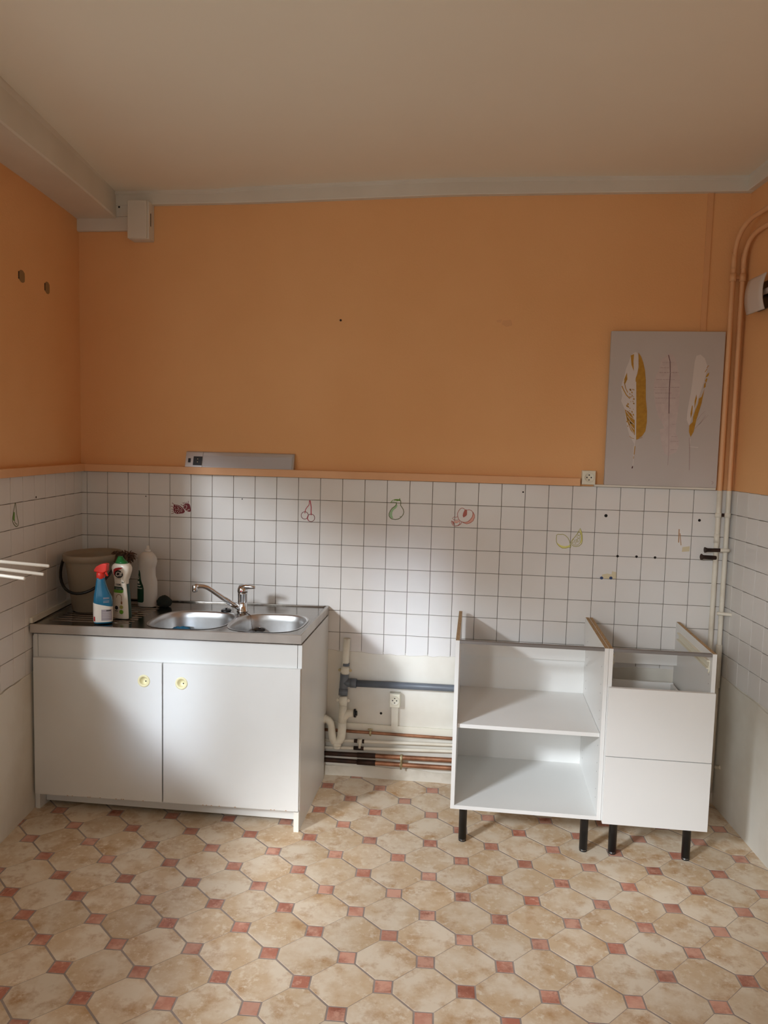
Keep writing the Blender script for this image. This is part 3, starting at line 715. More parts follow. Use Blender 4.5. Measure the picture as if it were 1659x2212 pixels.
# spray bottle
sc0 = (0.346, -0.526, zdeck(0.346, 0.0045)); rot = math.radians(28)
sb = thing('spray_bottle', sc0, 'blue spray bottle with red trigger head at the drainer front', 'spray bottle')
bprof = [(z_ * 1.1, a_, d_, x_) for z_, a_, d_, x_ in [(0.0, 0.036, 0.022, 0), (0.003, 0.039, 0.025, 0), (0.03, 0.040, 0.026, 0), (0.085, 0.040, 0.026, 0), (0.105, 0.0375, 0.025, -0.001), (0.12, 0.032, 0.023, -0.004), (0.135, 0.027, 0.021, -0.006), (0.155, 0.022, 0.019, -0.008), (0.175, 0.018, 0.017, -0.009), (0.182, 0.015, 0.015, -0.009)]]
b = MB(); b.rings(loft(bprof, sc0, rot, 36, 3.2)); b.build('body', 'blue', sb)
lab = [(0.007, 0.0395, 0.0255, 0), (0.033, 0.0408, 0.0268, 0), (0.073, 0.0408, 0.0268, 0)]
R = loft(lab, sc0, rot, 36, 3.2)
for i, p in enumerate(R[2]):
    k = (p[0] - sc0[0]) / 0.04; R[2][i] = (p[0], p[1], p[2] + 0.011 - 0.011 * k)
b = MB(); b.rings(R, 0, True, False, False); lb = b.build('label', 'label', sb)
def on_bottle(c, rot, prof_a, prof_b, u, z):   # a point on the front face, u across in metres
    x, y = u, -prof_b * (1 - (abs(u) / prof_a) ** 3.2) ** (1 / 3.2)
    return (c[0] + x * math.cos(rot) - y * math.sin(rot), c[1] + x * math.sin(rot) + y * math.cos(rot), c[2] + z)
def patch(name, mt, par, c, rot, pa, pb, u0, u1, z0, z1, N_=8):
    b = MB(); us = np.linspace(u0, u1, N_)
    g = [on_bottle(c, rot, pa, pb, u, z) for z in (z0, z1) for u in us]
    b.add(g, [(i, i + 1, N_ + i + 1, N_ + i) for i in range(N_ - 1)], 0, True); return b.build(name, mt, par)
patch('info_panel', 'greylabel', lb, sc0, rot, 0.0410, 0.0272, -0.008, 0.035, 0.014, 0.062)
for k, z in enumerate((0.055, 0.048, 0.041, 0.034, 0.027)):
    patch('print_line', 'ink' if k == 0 else 'whiteprint', lb, sc0, rot, 0.0412, 0.0275, (0.012 if k == 0 else -0.004), 0.031, z, z + (0.004 if k == 0 else 0.0012))
patch('barcode', 'redlabel', lb, sc0, rot, 0.0411, 0.0272, -0.0385, -0.0335, 0.012, 0.032)
for z in (0.108, 0.112, 0.098, 0.092): patch('print_line', 'greylabel', sb, sc0, rot, 0.0385, 0.0262, 0.0, 0.024, z, z + 0.002)
hx = lambda x, y, z: (sc0[0] - 0.008 + x * 1.1, sc0[1] + y, sc0[2] + 0.0182 + (z - 0.182) * 1.1 + 0.182)
b = MB(); b.lathe([(0.0165, 0.193), (0.0178, 0.195), (0.0178, 0.217), (0.0145, 0.222)], (sc0[0] - 0.008, sc0[1] - 0.004, sc0[2]), (0, 0, 1), 24); b.build('collar', 'red', sb)
b = MB(); sect = [(-0.022, 0.203), (0.013, 0.199), (0.028, 0.207), (0.031, 0.236), (0.020, 0.2375), (0.004, 0.234), (-0.014, 0.224), (-0.024, 0.210)]
b.poly([hx(x, -0.016, z) for x, z in sect], (0, 0.026, 0)); hd = b.build('trigger_head', 'red', sb, bevel=0.004, bseg=3)
b = MB(); b.tube([hx(0.019, -0.004, 0.212), hx(0.023, -0.004, 0.198), hx(0.029, -0.005, 0.187)], [0.006, 0.005, 0.004], 10); b.build('trigger', 'red', hd)
# cream cleaner bottle
cc = (0.384, -0.425, zdeck(0.384, 0.0045)); rot2 = math.radians(-12)
cb = thing('cleaner_bottle', cc, 'white cream cleaner bottle with green cap behind the spray bottle', 'bottle')
ZC_ = 1.075
cprof = [(z_ * ZC_, a_ * 1.14, d_, x_) for z_, a_, d_, x_ in [(0.0, 0.036, 0.022, 0), (0.004, 0.039, 0.025, 0), (0.05, 0.037, 0.025, 0), (0.10, 0.033, 0.024, 0), (0.145, 0.0275, 0.0235, 0), (0.165, 0.029, 0.025, 0), (0.185, 0.036, 0.027, 0), (0.20, 0.0405, 0.028, 0), (0.212, 0.041, 0.028, 0), (0.222, 0.036, 0.027, 0), (0.229, 0.025, 0.023, 0)]]
b = MB(); R = loft(cprof, cc, rot2, 40, 2.6); b.rings(R)
for k, f in enumerate(b.f[:-2]):
    ang = (k % 40 + 0.5) / 40 * 360
    if 5 < ang < 115 and k // 40 < 5: b.m[k] = 1
    if (ang > 345 or ang <= 5) and k // 40 < 4: b.m[k] = 1
b.build('body', ['bottlewhite', 'darkgreen'], cb)
b = MB(); b.rings(loft([(z_ * ZC_, a_, d_, x_) for z_, a_, d_, x_ in [(0.2292, 0.029, 0.0235, 0), (0.235, 0.026, 0.021, -0.002), (0.243, 0.018, 0.016, -0.006), (0.252, 0.012, 0.0105, -0.008), (0.257, 0.010, 0.009, -0.008)]], cc, rot2, 32, 2.4)); b.build('cap', 'green', cb)
def cpt(u, z):   # a point just in front of the bottle's broad face
    u, z = u * 1.05, z * ZC_
    zs = [p[0] for p in cprof]; a = np.interp(z, zs, [p[1] for p in cprof]); d = np.interp(z, zs, [p[2] for p in cprof])
    y = -(d * (1 - min(0.98, abs(u) / a) ** 2.6) ** (1 / 2.6)) - 0.0004
    return Vector((cc[0] + u * math.cos(rot2) - y * math.sin(rot2), cc[1] + u * math.sin(rot2) + y * math.cos(rot2), cc[2] + z))
def decal(name, mt, polyuv, lift=0.0):
    b = MB(); n = len(polyuv); cu = sum(p[0] for p in polyuv) / n; cz = sum(p[1] for p in polyuv) / n
    dv = Vector((math.sin(rot2), -math.cos(rot2), 0)) * (lift + 0.0007)
    V = []
    for f in (1.0, 0.66, 0.33): V += [cpt(cu + (u - cu) * f, cz + (z - cz) * f) + dv for u, z in polyuv]
    V.append(cpt(cu, cz) + dv)
    F_ = [(r * n + i, r * n + (i + 1) % n, (r + 1) * n + (i + 1) % n, (r + 1) * n + i) for r in range(2) for i in range(n)]
    F_ += [(2 * n + i, 2 * n + (i + 1) % n, 3 * n) for i in range(n)]
    b.add(V, F_); return b.build(name, mt, cb)
ell = lambda cu, cz, a, bq, N_=28, t0=0: [(cu + a * math.cos(t0 + 2 * math.pi * k / N_), cz + bq * math.sin(t0 + 2 * math.pi * k / N_)) for k in range(N_)]
decal('red_swoosh', 'redlabel', [(-0.022, 0.176), (-0.025, 0.19), (-0.023, 0.205), (-0.012, 0.211), (0.004, 0.2145), (0.024, 0.215), (0.014, 0.208), (0.0, 0.204), (-0.012, 0.198), (-0.018, 0.189)])
decal('logo_disc', 'ink', ell(0.003, 0.187, 0.0205, 0.0165), 0.0004)
def cband(name, mt, rows):   # rows: z, u0, u1
    b = MB(); K = 9; V = []; dv = Vector((math.sin(rot2), -math.cos(rot2), 0)) * 0.0009
    for z, u0, u1 in rows: V += [cpt(u0 + (u1 - u0) * k / (K - 1), z) + dv for k in range(K)]
    b.add(V, [(r * K + i, r * K + i + 1, (r + 1) * K + i + 1, (r + 1) * K + i) for r in range(len(rows) - 1) for i in range(K - 1)], 0, True); return b.build(name, mt, cb)
cband('green_band', 'darkgreen', [(0.121, -0.0275, 0.022), (0.126, -0.027, 0.0215), (0.131, -0.0265, 0.019), (0.1345, -0.026, 0.014)])
cband('lime_band', 'lime', [(0.1085, -0.029, 0.016), (0.1115, -0.0285, 0.021), (0.116, -0.028, 0.022), (0.1208, -0.0275, 0.022)])
for u in (0.004, -0.006): pass
decal('leaf_mark', 'darkgreen', [(0.017, 0.156), (0.021, 0.1515), (0.0185, 0.149), (0.015, 0.153)])
decal('leaf_mark', 'darkgreen', [(0.0215, 0.1505), (0.0255, 0.1585), (0.0235, 0.1505), (0.021, 0.149)])
P = [(-0.010, 0.088)] + [(0.002 - 0.012 * math.cos(t), 0.092 + 0.010 * math.sin(t)) for t in np.linspace(0.1, math.pi, 9)] + [(0.0145, 0.086), (0.015, 0.072)]
b = MB(); b.strip([cpt(u, z) for u, z in P], 0.0024, Vector((math.sin(rot2), -math.cos(rot2), 0)) * 0.0004); b.build('tap_picture', 'tanink', cb)
decal('tap_picture', 'tanink', [(0.0115, 0.062), (0.0115, 0.074), (0.019, 0.073), (0.019, 0.062)], 0.0003)
decal('seal', 'ink', ell(-0.010, 0.046, 0.0085, 0.0085, 16)); decal('seal', 'lemon', ell(0.014, 0.050, 0.0085, 0.008, 16)); decal('seal', 'lime', ell(0.014, 0.030, 0.0095, 0.009, 16))
decal('print_line', 'ink', [(-0.019, 0.031), (-0.019, 0.034), (-0.002, 0.034), (-0.002, 0.031)]); decal('print_line', 'tanink', [(-0.018, 0.024), (-0.018, 0.0255), (-0.003, 0.0255), (-0.003, 0.024)])
decal('print_line', 'greylabel', [(-0.014, 0.1275), (-0.014, 0.1295), (0.015, 0.1285), (0.015, 0.1265)], 0.0008); decal('print_line', 'greylabel', [(-0.014, 0.1235), (-0.014, 0.125), (0.013, 0.1245), (0.013, 0.123)], 0.0008)
decal('print_line', 'tanink', [(-0.013, 0.1665), (-0.013, 0.168), (0.013, 0.168), (0.013, 0.1665)])
def text_on(name, body, mt, par, size, place, shear=0.0, bold=0.0):
    cu = bpy.data.curves.new(name, 'FONT'); cu.body = body; cu.size = size; cu.align_x = 'CENTER'; cu.align_y = 'CENTER'; cu.shear = shear; cu.offset = bold
    cu.resolution_u = 3
    to = bpy.data.objects.new(name, cu); COL.objects.link(to); dg = bpy.context.evaluated_depsgraph_get(); dg.update()
    me = bpy.data.meshes.new_from_object(to.evaluated_get(dg)); bpy.data.objects.remove(to); bpy.data.curves.remove(cu)
    b = MB(); b.add([place(v.co.x, v.co.y) for v in me.vertices], [list(p.vertices) for p in me.polygons]); bpy.data.meshes.remove(me)
    return b.build(name, mt, par)
fw = Vector((math.sin(rot2), -math.cos(rot2), 0))
text_on('logo_lettering', 'Cif', 'label', cb, 0.026, lambda x, y: cpt(0.0028 + x, 0.1865 + y + 0.12 * x) + fw * 0.0012, 0.12, 0.0006)
text_on('cream_lettering', 'CRÈME', 'ink', cb, 0.0105, lambda x, y: cpt(-0.002 + x * 0.9, 0.142 + y) + fw * 0.0006, 0.0, 0.0002)
# tall milky bottle
wc = (0.388, -0.168, zdeck(0.388, 0.0045)); rot3 = math.radians(-6)
dbt = thing('soap_bottle', wc, 'tall milky white plastic bottle with dark label by the tiles', 'bottle')
wprof = [(0.0, 0.040, 0.028, 0), (0.004, 0.0445, 0.032, 0), (0.06, 0.0455, 0.033, 0), (0.118, 0.0455, 0.033, 0), (0.13, 0.0435, 0.032, -0.001), (0.145, 0.040, 0.031, -0.003), (0.185, 0.0395, 0.031, -0.003), (0.20, 0.0425, 0.032, -0.001), (0.215, 0.0455, 0.033, 0), (0.232, 0.044, 0.032, 0), (0.245, 0.037, 0.028, 0), (0.256, 0.026, 0.022, 0), (0.263, 0.016, 0.016, 0.002)]
b = MB(); b.rings(loft(wprof, wc, rot3, 36, 2.8)); b.build('body', 'milky', dbt)
b = MB(); b.lathe([(0.0145, 0.262), (0.0145, 0.272), (0.0125, 0.273), (0.008, 0.275), (0.0065, 0.290), (0.004, 0.2915)], (wc[0] + 0.002, wc[1], wc[2]), (0, 0, 1), 20); b.build('cap', 'milky', dbt)
def wpt(u, z):
    zs = [p[0] for p in wprof]; a = np.interp(z, zs, [p[1] for p in wprof]); d = np.interp(z, zs, [p[2] for p in wprof])
    y = -(d * (1 - min(0.985, abs(u) / a) ** 2.8) ** (1 / 2.8)) - 0.0018
    return Vector((wc[0] + u * math.cos(rot3) - y * math.sin(rot3), wc[1] + u * math.sin(rot3) + y * math.cos(rot3), wc[2] + z))
def wstrip(name, mt, prof, lift=0.0):   # prof rows: z, u0, u1
    b = MB(); K = 7; V = []
    for z, u0, u1 in prof: V += [wpt(u0 + (u1 - u0) * k / (K - 1), z) + Vector((0, -lift, 0)) for k in range(K)]
    b.add(V, [(r * K + i, r * K + i + 1, (r + 1) * K + i + 1, (r + 1) * K + i) for r in range(len(prof) - 1) for i in range(K - 1)], 0, True)
    return b.build(name, mt, dbt)
wstrip('label', 'darkgreen', [(0.022, -0.036, -0.008), (0.028, -0.041, -0.001), (0.06, -0.0425, 0.0), (0.09, -0.0425, 0.0), (0.104, -0.0425, -0.003), (0.118, -0.042, -0.010), (0.135, -0.0385, -0.016), (0.165, -0.0365, -0.020), (0.176, -0.034, -0.024)])
wstrip('label_stripe', 'milky', [(0.088, -0.042, -0.012), (0.092, -0.042, -0.006)], 0.0006); wstrip('label_stripe', 'milky', [(0.100, -0.042, -0.020), (0.106, -0.042, -0.014)], 0.0006)
wstrip('label_mark', 'milky', [(0.112, -0.038, -0.022), (0.124, -0.037, -0.025)], 0.0006)
b = MB(); b.strip([wpt(-0.0305 + 0.0042 * math.cos(t), 0.141 + 0.008 * math.sin(t)) + Vector((0, -0.0006, 0)) for t in np.linspace(0, 2 * math.pi, 15)[:-1]], 0.003, (0, -0.0004, 0), 0, True); b.build('label_mark', 'milky', dbt)
# brown frayed rag over the bucket rim
rr = random.Random(11); b = MB(); c0 = Vector((0.318, -0.27, 1.088))
for k in range(230):
    a = rr.uniform(0, 2 * math.pi); e = rr.uniform(-0.7, 0.75); d = Vector((math.cos(a) * 1.25 + 0.25, math.sin(a) * 0.7, e)).normalized(); l = rr.uniform(0.018, 0.042)
    p0 = c0 + Vector((rr.uniform(-0.04, 0.03), rr.uniform(-0.018, 0.018), rr.uniform(-0.012, 0.012)))
    b.tube([p0, p0 + d * l * 0.5 + Vector((0, 0, 0.005)), p0 + d * l + Vector((0, 0, -0.016 * rr.random()))], [0.003, 0.0034, 0.0018], 5)
tag(b.build('cleaning_rag', 'rag'), 'brown frayed cleaning mitt bunched beside the bucket rim', 'cloth')
# dark scourer
b = MB(); N_ = 18; R = []; sc_c = (0.462, -0.146, zdeck(0.462, 0.0005)); rr = random.Random(3)
for k in range(9):
    t = k / 8; z = 0.052 * t; w = math.sin(math.pi * (0.12 + 0.86 * t)) ** 0.6
    R.append([(sc_c[0] + 0.038 * w * math.cos(2 * math.pi * i / N_) * rr.uniform(0.85, 1.12), sc_c[1] + 0.03 * w * math.sin(2 * math.pi * i / N_) * rr.uniform(0.85, 1.12), sc_c[2] + z + (rr.uniform(-0.003, 0.003) if k else 0)) for i in range(N_)])
b.rings(R); tag(b.build('scourer', 'scourer'), 'dark scouring pad on the drainer beside the milky bottle', 'scourer')

# ================================================================== OPEN SHELF CABINET AND DRAWER CABINET
CZ0, CZ1, CY0, CY1, TK = 0.163, 0.8625, -0.606, -0.051, 0.016
def legs(par, xs):
    for x in xs:
        for y in (-0.545, -0.095):
            b = MB(); b.lathe([(0.0165, 0.012), (0.0165, 0.135), (0.0185, 0.137), (0.0185, 0.15), (0.026, 0.152), (0.026, CZ0 - 0.0005)], (x, y, 0), (0, 0, 1), 20); l = b.build('leg', 'black', par)
            b = MB(); b.lathe([(0.013, 0.0), (0.0155, 0.002), (0.0155, 0.005)], (x, y, 0), (0, 0, 1), 20, 0); b.lathe([(0.0145, 0.005), (0.0145, 0.0085)], (x, y, 0), (0, 0, 1), 20, 1); b.lathe([(0.016, 0.0085), (0.016, 0.012)], (x, y, 0), (0, 0, 1), 20, 0)
            b.build('foot', ['black', 'chrome'], l)
def carcass_side(par, x0, x1):
    b = MB(); b.box(x0, x1, CY0, CY1, CZ0, CZ1, 0, 1); b.build('side_panel', ['white', 'chip'], par, bevel=0.0005, bseg=1)
AX0, AX1 = 1.872, 2.4695
A = thing('shelf_cabinet', ((AX0 + AX1) / 2, -0.32, 0), 'open white base cabinet with one shelf on black legs', 'cabinet', 'unfinished base cabinets')
carcass_side(A, AX0, AX0 + TK); carcass_side(A, AX1 - TK, AX1)
MB().box(AX0 + TK, AX1 - TK, CY0, -0.088, CZ0, CZ0 + TK).build('bottom_panel', 'white', A, bevel=0.0005)
MB().box(AX0 + TK + 0.001, AX1 - TK - 0.001, -0.59, -0.09, 0.4985, 0.5145).build('shelf', 'white', A, bevel=0.0006)
MB().box(AX0 + TK, AX1 - TK, -0.088, -0.084, CZ0, 0.70).build('back_panel', 'white', A)
MB().box(AX0 + TK, AX1 - TK, -0.104, -0.088, 0.668, 0.733).build('back_rail', 'white', A, bevel=0.0005)
MB().box(AX0 + TK, AX1 - TK, -0.605, -0.585, 0.850, CZ1 - 0.001).build('front_rail', 'greyrail', A, bevel=0.001)
b = MB()
for k in range(16):
    z = 0.235 + k * 0.036
    for y in (-0.555, -0.16):
        if k % 3 != 2: b.lathe([(0.0026, 0), (0.0024, 0.0004)], (AX1 - TK - 0.0001, y, z), (-1, 0, 0), 8); b.lathe([(0.0026, 0), (0.0024, 0.0004)], (AX0 + TK + 0.0001, y, z), (1, 0, 0), 8)
b.build('pin_holes', 'greylabel', A)['kind'] = 'stuff'
legs(A, (1.925, 2.417))
BX0, BX1 = 2.4705, 2.8745
B = thing('drawer_cabinet', ((BX0 + BX1) / 2, -0.32, 0), 'narrow white base cabinet with two drawers and an open top slot', 'cabinet', 'unfinished base cabinets')
carcass_side(B, BX0, BX0 + TK); carcass_side(B, BX1 - TK, BX1)
MB().box(BX0 + TK, BX1 - TK, CY0 + 0.004, -0.088, CZ0, CZ0 + TK).build('bottom_panel', 'white', B)
MB().box(BX0 + TK, BX1 - TK, -0.104, -0.088, 0.672, 0.733).build('back_rail', 'white', B, bevel=0.0005)
MB().box(BX0 + TK, BX1 - TK, -0.605, -0.585, 0.850, CZ1 - 0.001).build('front_rail', 'greyrail', B, bevel=0.001)
MB().box(BX0 + TK, BX1 - TK, -0.088, -0.084, CZ0, 0.42).build('back_panel', 'white', B)
for z0, z1, rz in ((0.1605, 0.4345, 0.19), (0.4375, 0.7125, 0.462)):
    xi0, xi1 = BX0 + TK + 0.012, BX1 - TK - 0.012
    d = MB().box(xi0 + 0.013, xi1 - 0.013, -0.60, -0.10, rz, rz + 0.012).build('drawer', 'white', B)
    MB().box(BX0 + 0.0025, BX1 - 0.0015, -0.6265, -0.608, z0, z1).build('drawer_front', 'white', d, bevel=0.0008)
    MB().box(xi0, xi1, -0.112, -0.10, rz + 0.012, rz + 0.132).build('drawer_back', 'white', d, bevel=0.0005)
    for x in (xi0, xi1 - 0.013): MB().box(x, x + 0.013, -0.603, -0.112, rz, rz + 0.128).build('drawer_side', 'white', d, bevel=0.002)
for x, s in ((BX1 - TK, -1), (BX0 + TK, 1)):   # upper runners without a drawer
    b = MB(); b.box(min(x, x + s * 0.012), max(x, x + s * 0.012), -0.575, -0.12, 0.795, 0.800); b.box(min(x, x + s * 0.012), max(x, x + s * 0.012), -0.575, -0.12, 0.824, 0.829); b.box(min(x, x + s * 0.003), max(x, x + s * 0.003), -0.575, -0.12, 0.80, 0.824)
    b.build('runner', 'ivory', B)
    b = MB(); b.tube(arc((x + s * 0.003, -0.565, 0.792), 0.014, math.radians(-60), math.radians(70), 8, (0, -1, 0), (0, 0, 1)), 0.003, 8); b.build('runner_clip', 'ivory', B)
b = MB()
for k in range(4): b.lathe([(0.0026, 0), (0.0024, 0.0004)], (BX1 - TK - 0.0001, -0.572, 0.70 + k * 0.036), (-1, 0, 0), 8)
b.build('pin_holes', 'greylabel', B)['kind'] = 'stuff'
legs(B, (2.532, 2.82))

# ================================================================== PLUMBING
def pp(x, y): return tuple(onY(x, y, np.interp(y, [1478, 1556], [-0.0295, -0.068])))
sp_ = thing('waste_pipe', pp(727, 1612), 'white and grey plastic waste standpipe with trap beside the sink cabinet', 'pipe')
top, j1, g0, g1, w0, w1 = pp(749.5, 1379), pp(746.5, 1438), pp(744.5, 1455), pp(741, 1502), pp(742, 1508), pp(740, 1560)
b = MB(); b.rings([[Vector(c) + Vector((math.cos(t) * r, math.sin(t) * r, 0)) for t in np.linspace(0, 2 * math.pi, 21)[:-1]] for c, r in ((pp(745, 1450), 0.0172), (top, 0.0172), (top, 0.0152), (pp(747, 1420), 0.0152))], 0, True, True, False); b.build('upper_pipe', 'pvcwhite', sp_)
b = MB(); b.tube([pp(747, 1432), pp(746.6, 1438)], 0.0182, 20); b.build('dark_ring', 'pvcgrey', sp_)
def collar(a, c, r, ears=True):
    b = MB(); A_, C_ = Vector(a), Vector(c); b.tube([A_, A_.lerp(C_, 0.2), A_.lerp(C_, 0.25), A_.lerp(C_, 0.75), A_.lerp(C_, 0.8), C_], [r * 0.95, r, r * 1.08, r * 1.08, r, r * 0.95], 20)
    co_ = b.build('collar', 'pvcwhite', sp_)
    if ears:
        mid = A_.lerp(C_, 0.5)
        for s in (-1, 1):
            b = MB(); b.lathe([(0.007, -0.004), (0.007, 0.004)], mid + Vector((s * (r + 0.006), -0.002, 0.001)), (0.3 * s, -1, 0.3), 12); b.build('wing_nut', 'brass' if a[2] > 0.5 else 'pvcwhite', co_)
collar(pp(746.3, 1440), pp(745, 1456), 0.020)
b = MB(); b.tube([g0, pp(743.2, 1472), pp(742.8, 1474), g1], [0.0205, 0.0205, 0.0205, 0.0205], 22); b.tube([pp(743, 1474), pp(770, 1476)], 0.0205, 20); b.tube([pp(757, 1475), pp(770, 1476)], 0.0225, 20); b.tube([pp(741.9, 1488), g1], 0.0222, 22)
b.build('tee', 'pvcgrey', sp_)
q0, q1 = pp(768, 1476), pp(975, 1486.5); dq = (np.array(q1) - np.array(q0)) / (q1[0] - q0[0])
b = MB(); b.tube([q0, tuple(np.array(q0) + dq * 0.5), tuple(np.array(q0) + dq * 1.1)], 0.0165, 20); b.build('horizontal_pipe', 'pvcgrey', sp_)
collar(pp(741.5, 1504), pp(741.3, 1522), 0.0195)
b = MB(); b.tube([pp(741.8, 1512), pp(741, 1526)], 0.0185, 20); b.tube([pp(741.2, 1524), pp(739.3, 1562)], 0.0205, 20)
b.tube([pp(739.5, 1556), pp(746, 1546), pp(752, 1541.5), pp(766, 1540.5)], [0.016, 0.0175, 0.0185, 0.0185], 18); b.build('branch', 'pvcwhite', sp_)
b = MB(); b.tube([pp(765, 1540.5), pp(769, 1540.5)], 0.0205, 20); b.tube([pp(769, 1540.5), pp(771.5, 1540.5)], 0.012, 12); b.build('end_cap', 'black', sp_)
UB = [pp(739.3, 1560), pp(738.6, 1578), pp(737.3, 1591), pp(733.8, 1599), pp(728, 1602.5), pp(722, 1600), pp(718.3, 1592), pp(717, 1582), pp(716.4, 1572), pp(714.6, 1562.5), pp(710.5, 1556), pp(705.5, 1553.5), pp(701, 1553)]
b = MB(); b.tube(UB, [0.0205] * 6 + [0.0195, 0.0185, 0.0175, 0.0175, 0.0175, 0.0175, 0.0175], 20); b.build('trap', 'pvcwhite', sp_)
b = MB(); b.tube([pp(728, 1603), pp(727.6, 1611)], [0.0215, 0.0215], 18); b.tube([pp(727.6, 1610), pp(727.4, 1616)], 0.0185, 18); b.build('trap_cap', 'pvcwhite', sp_)
b = MB(); b.tube([pp(704.5, 1553.5), pp(696, 1551.5)], 0.0205, 18); b.build('inlet_collar', 'pvcwhite', sp_)
# wall pipes, left to right behind the cabinets
def wall_pipe(name, pl, pr, r, mt, label, group, Y, x0=1.16, x1=2.85):
    a, c = onY(*pl, Y), onY(*pr, Y); d = (c - a) / (c[0] - a[0])
    pt = lambda x: a + d * (x - a[0])
    b = MB(); b.tube([pt(x) for x in np.linspace(x0, x1, 12)], r, 14)
    if len(mt) > 1:
        for k, f in enumerate(b.f):
            if np.mean([b.v[i][0] for i in f]) < 1.47: b.m[k] = 1
    o = b.build(name, mt, None); tag(o, label, 'pipe', group); return pt, o
c1, o1 = wall_pipe('copper_pipe', (755, 1579.5), (973, 1595), 0.0075, ['copper'], 'thin copper pipe just under the white cable trunking', 'copper pipes', -0.030)
w2, o2 = wall_pipe('painted_pipe', (703, 1598), (973, 1609), 0.008, ['pipewhite'], 'upper white painted pipe below the thin copper pipe', 'white wall pipes', -0.026)
w3, o3 = wall_pipe('painted_pipe', (703, 1614), (973, 1623), 0.008, ['pipewhite'], 'lower white painted pipe above the thick copper pipes', 'white wall pipes', -0.026)
c4, o4 = wall_pipe('copper_pipe', (703, 1627), (973, 1642), 0.011, ['copper', 'darkcopper'], 'upper thick copper pipe, dark tarnished at its left end', 'copper pipes', -0.036)
c5, o5 = wall_pipe('copper_pipe', (703, 1641), (973, 1659), 0.011, ['copper', 'darkcopper'], 'lowest thick copper pipe, nearest the floor', 'copper pipes', -0.036)
for pt, o, xs_, r in ((c4, o4, 1.49, 0.0125), (c5, o5, 1.49, 0.0135)):
    b = MB(); b.tube([pt(xs_ - 0.09), pt(xs_)], r, 14); b.build('solder_sleeve', 'darkcopper', o)
b = MB(); xk = onY(867, 1640, -0.036)[0]
for pt in (c4, c5):
    for s in (-0.004, 0.004): b.tube([pt(xk + s - 0.0025), pt(xk + s + 0.0025)], 0.0135, 14)
p4, p5 = c4(xk), c5(xk); b.tube([p4 + [0, -0.013, 0.018], p5 + [0, -0.013, -0.018]], 0.004, 8); b.box(xk - 0.004, xk + 0.004, -0.045, -0.007, p5[2] - 0.004, p4[2] + 0.004)
tag(b.build('pipe_clamp', 'brass'), 'double metal clamp holding the two thick copper pipes', 'clamp', 'pipe clamps')
xk = onY(800, 1586, -0.03)[0]; b = MB(); p1 = c1(xk); b.tube([p1 - [0.005, 0, 0], p1 + [0.005, 0, 0]], 0.011, 14); b.tube([p1 + [0, 0, 0.02], p1 + [0, 0, -0.016]], 0.004, 8); b.box(xk - 0.004, xk + 0.004, -0.03, -0.007, p1[2] - 0.004, p1[2] + 0.004)
b.tube([p1 + [-0.012, -0.004, 0.018], p1 + [0.012, -0.004, 0.018]], 0.004, 8)
tag(b.build('pipe_clamp', 'brass'), 'small wing clamp on the thin copper pipe', 'clamp', 'pipe clamps')
xk = onY(777, 1604, -0.03)[0]; b = MB(); p2, p3 = w2(xk), w3(xk); b.tube([p2 - [0.011, 0, 0], p2 + [0.011, 0, 0]], 0.0125, 12); b.tube([p2 + [0, -0.008, 0.012], p3 + [0, -0.008, 0.004]], [0.007, 0.006], 10); b.box(xk - 0.005, xk + 0.005, -0.03, -0.007, p3[2], p2[2])
vk = b.build('pipe_clamp', 'pipewhite'); tag(vk, 'white painted clip holding the two white pipes', 'clamp', 'pipe clamps')
b = MB(); b.tube([p2 - [0.028, 0, 0], p2 - [0.012, 0, 0]], 0.0095, 12); b.tube([p2 + [0.012, 0, 0], p2 + [0.022, 0, 0]], 0.0095, 12); b.tube([p3 - [0.03, 0, 0], p3 + [0.02, 0, 0]], 0.0095, 12); b.build('worn_band', 'darkcopper', vk)
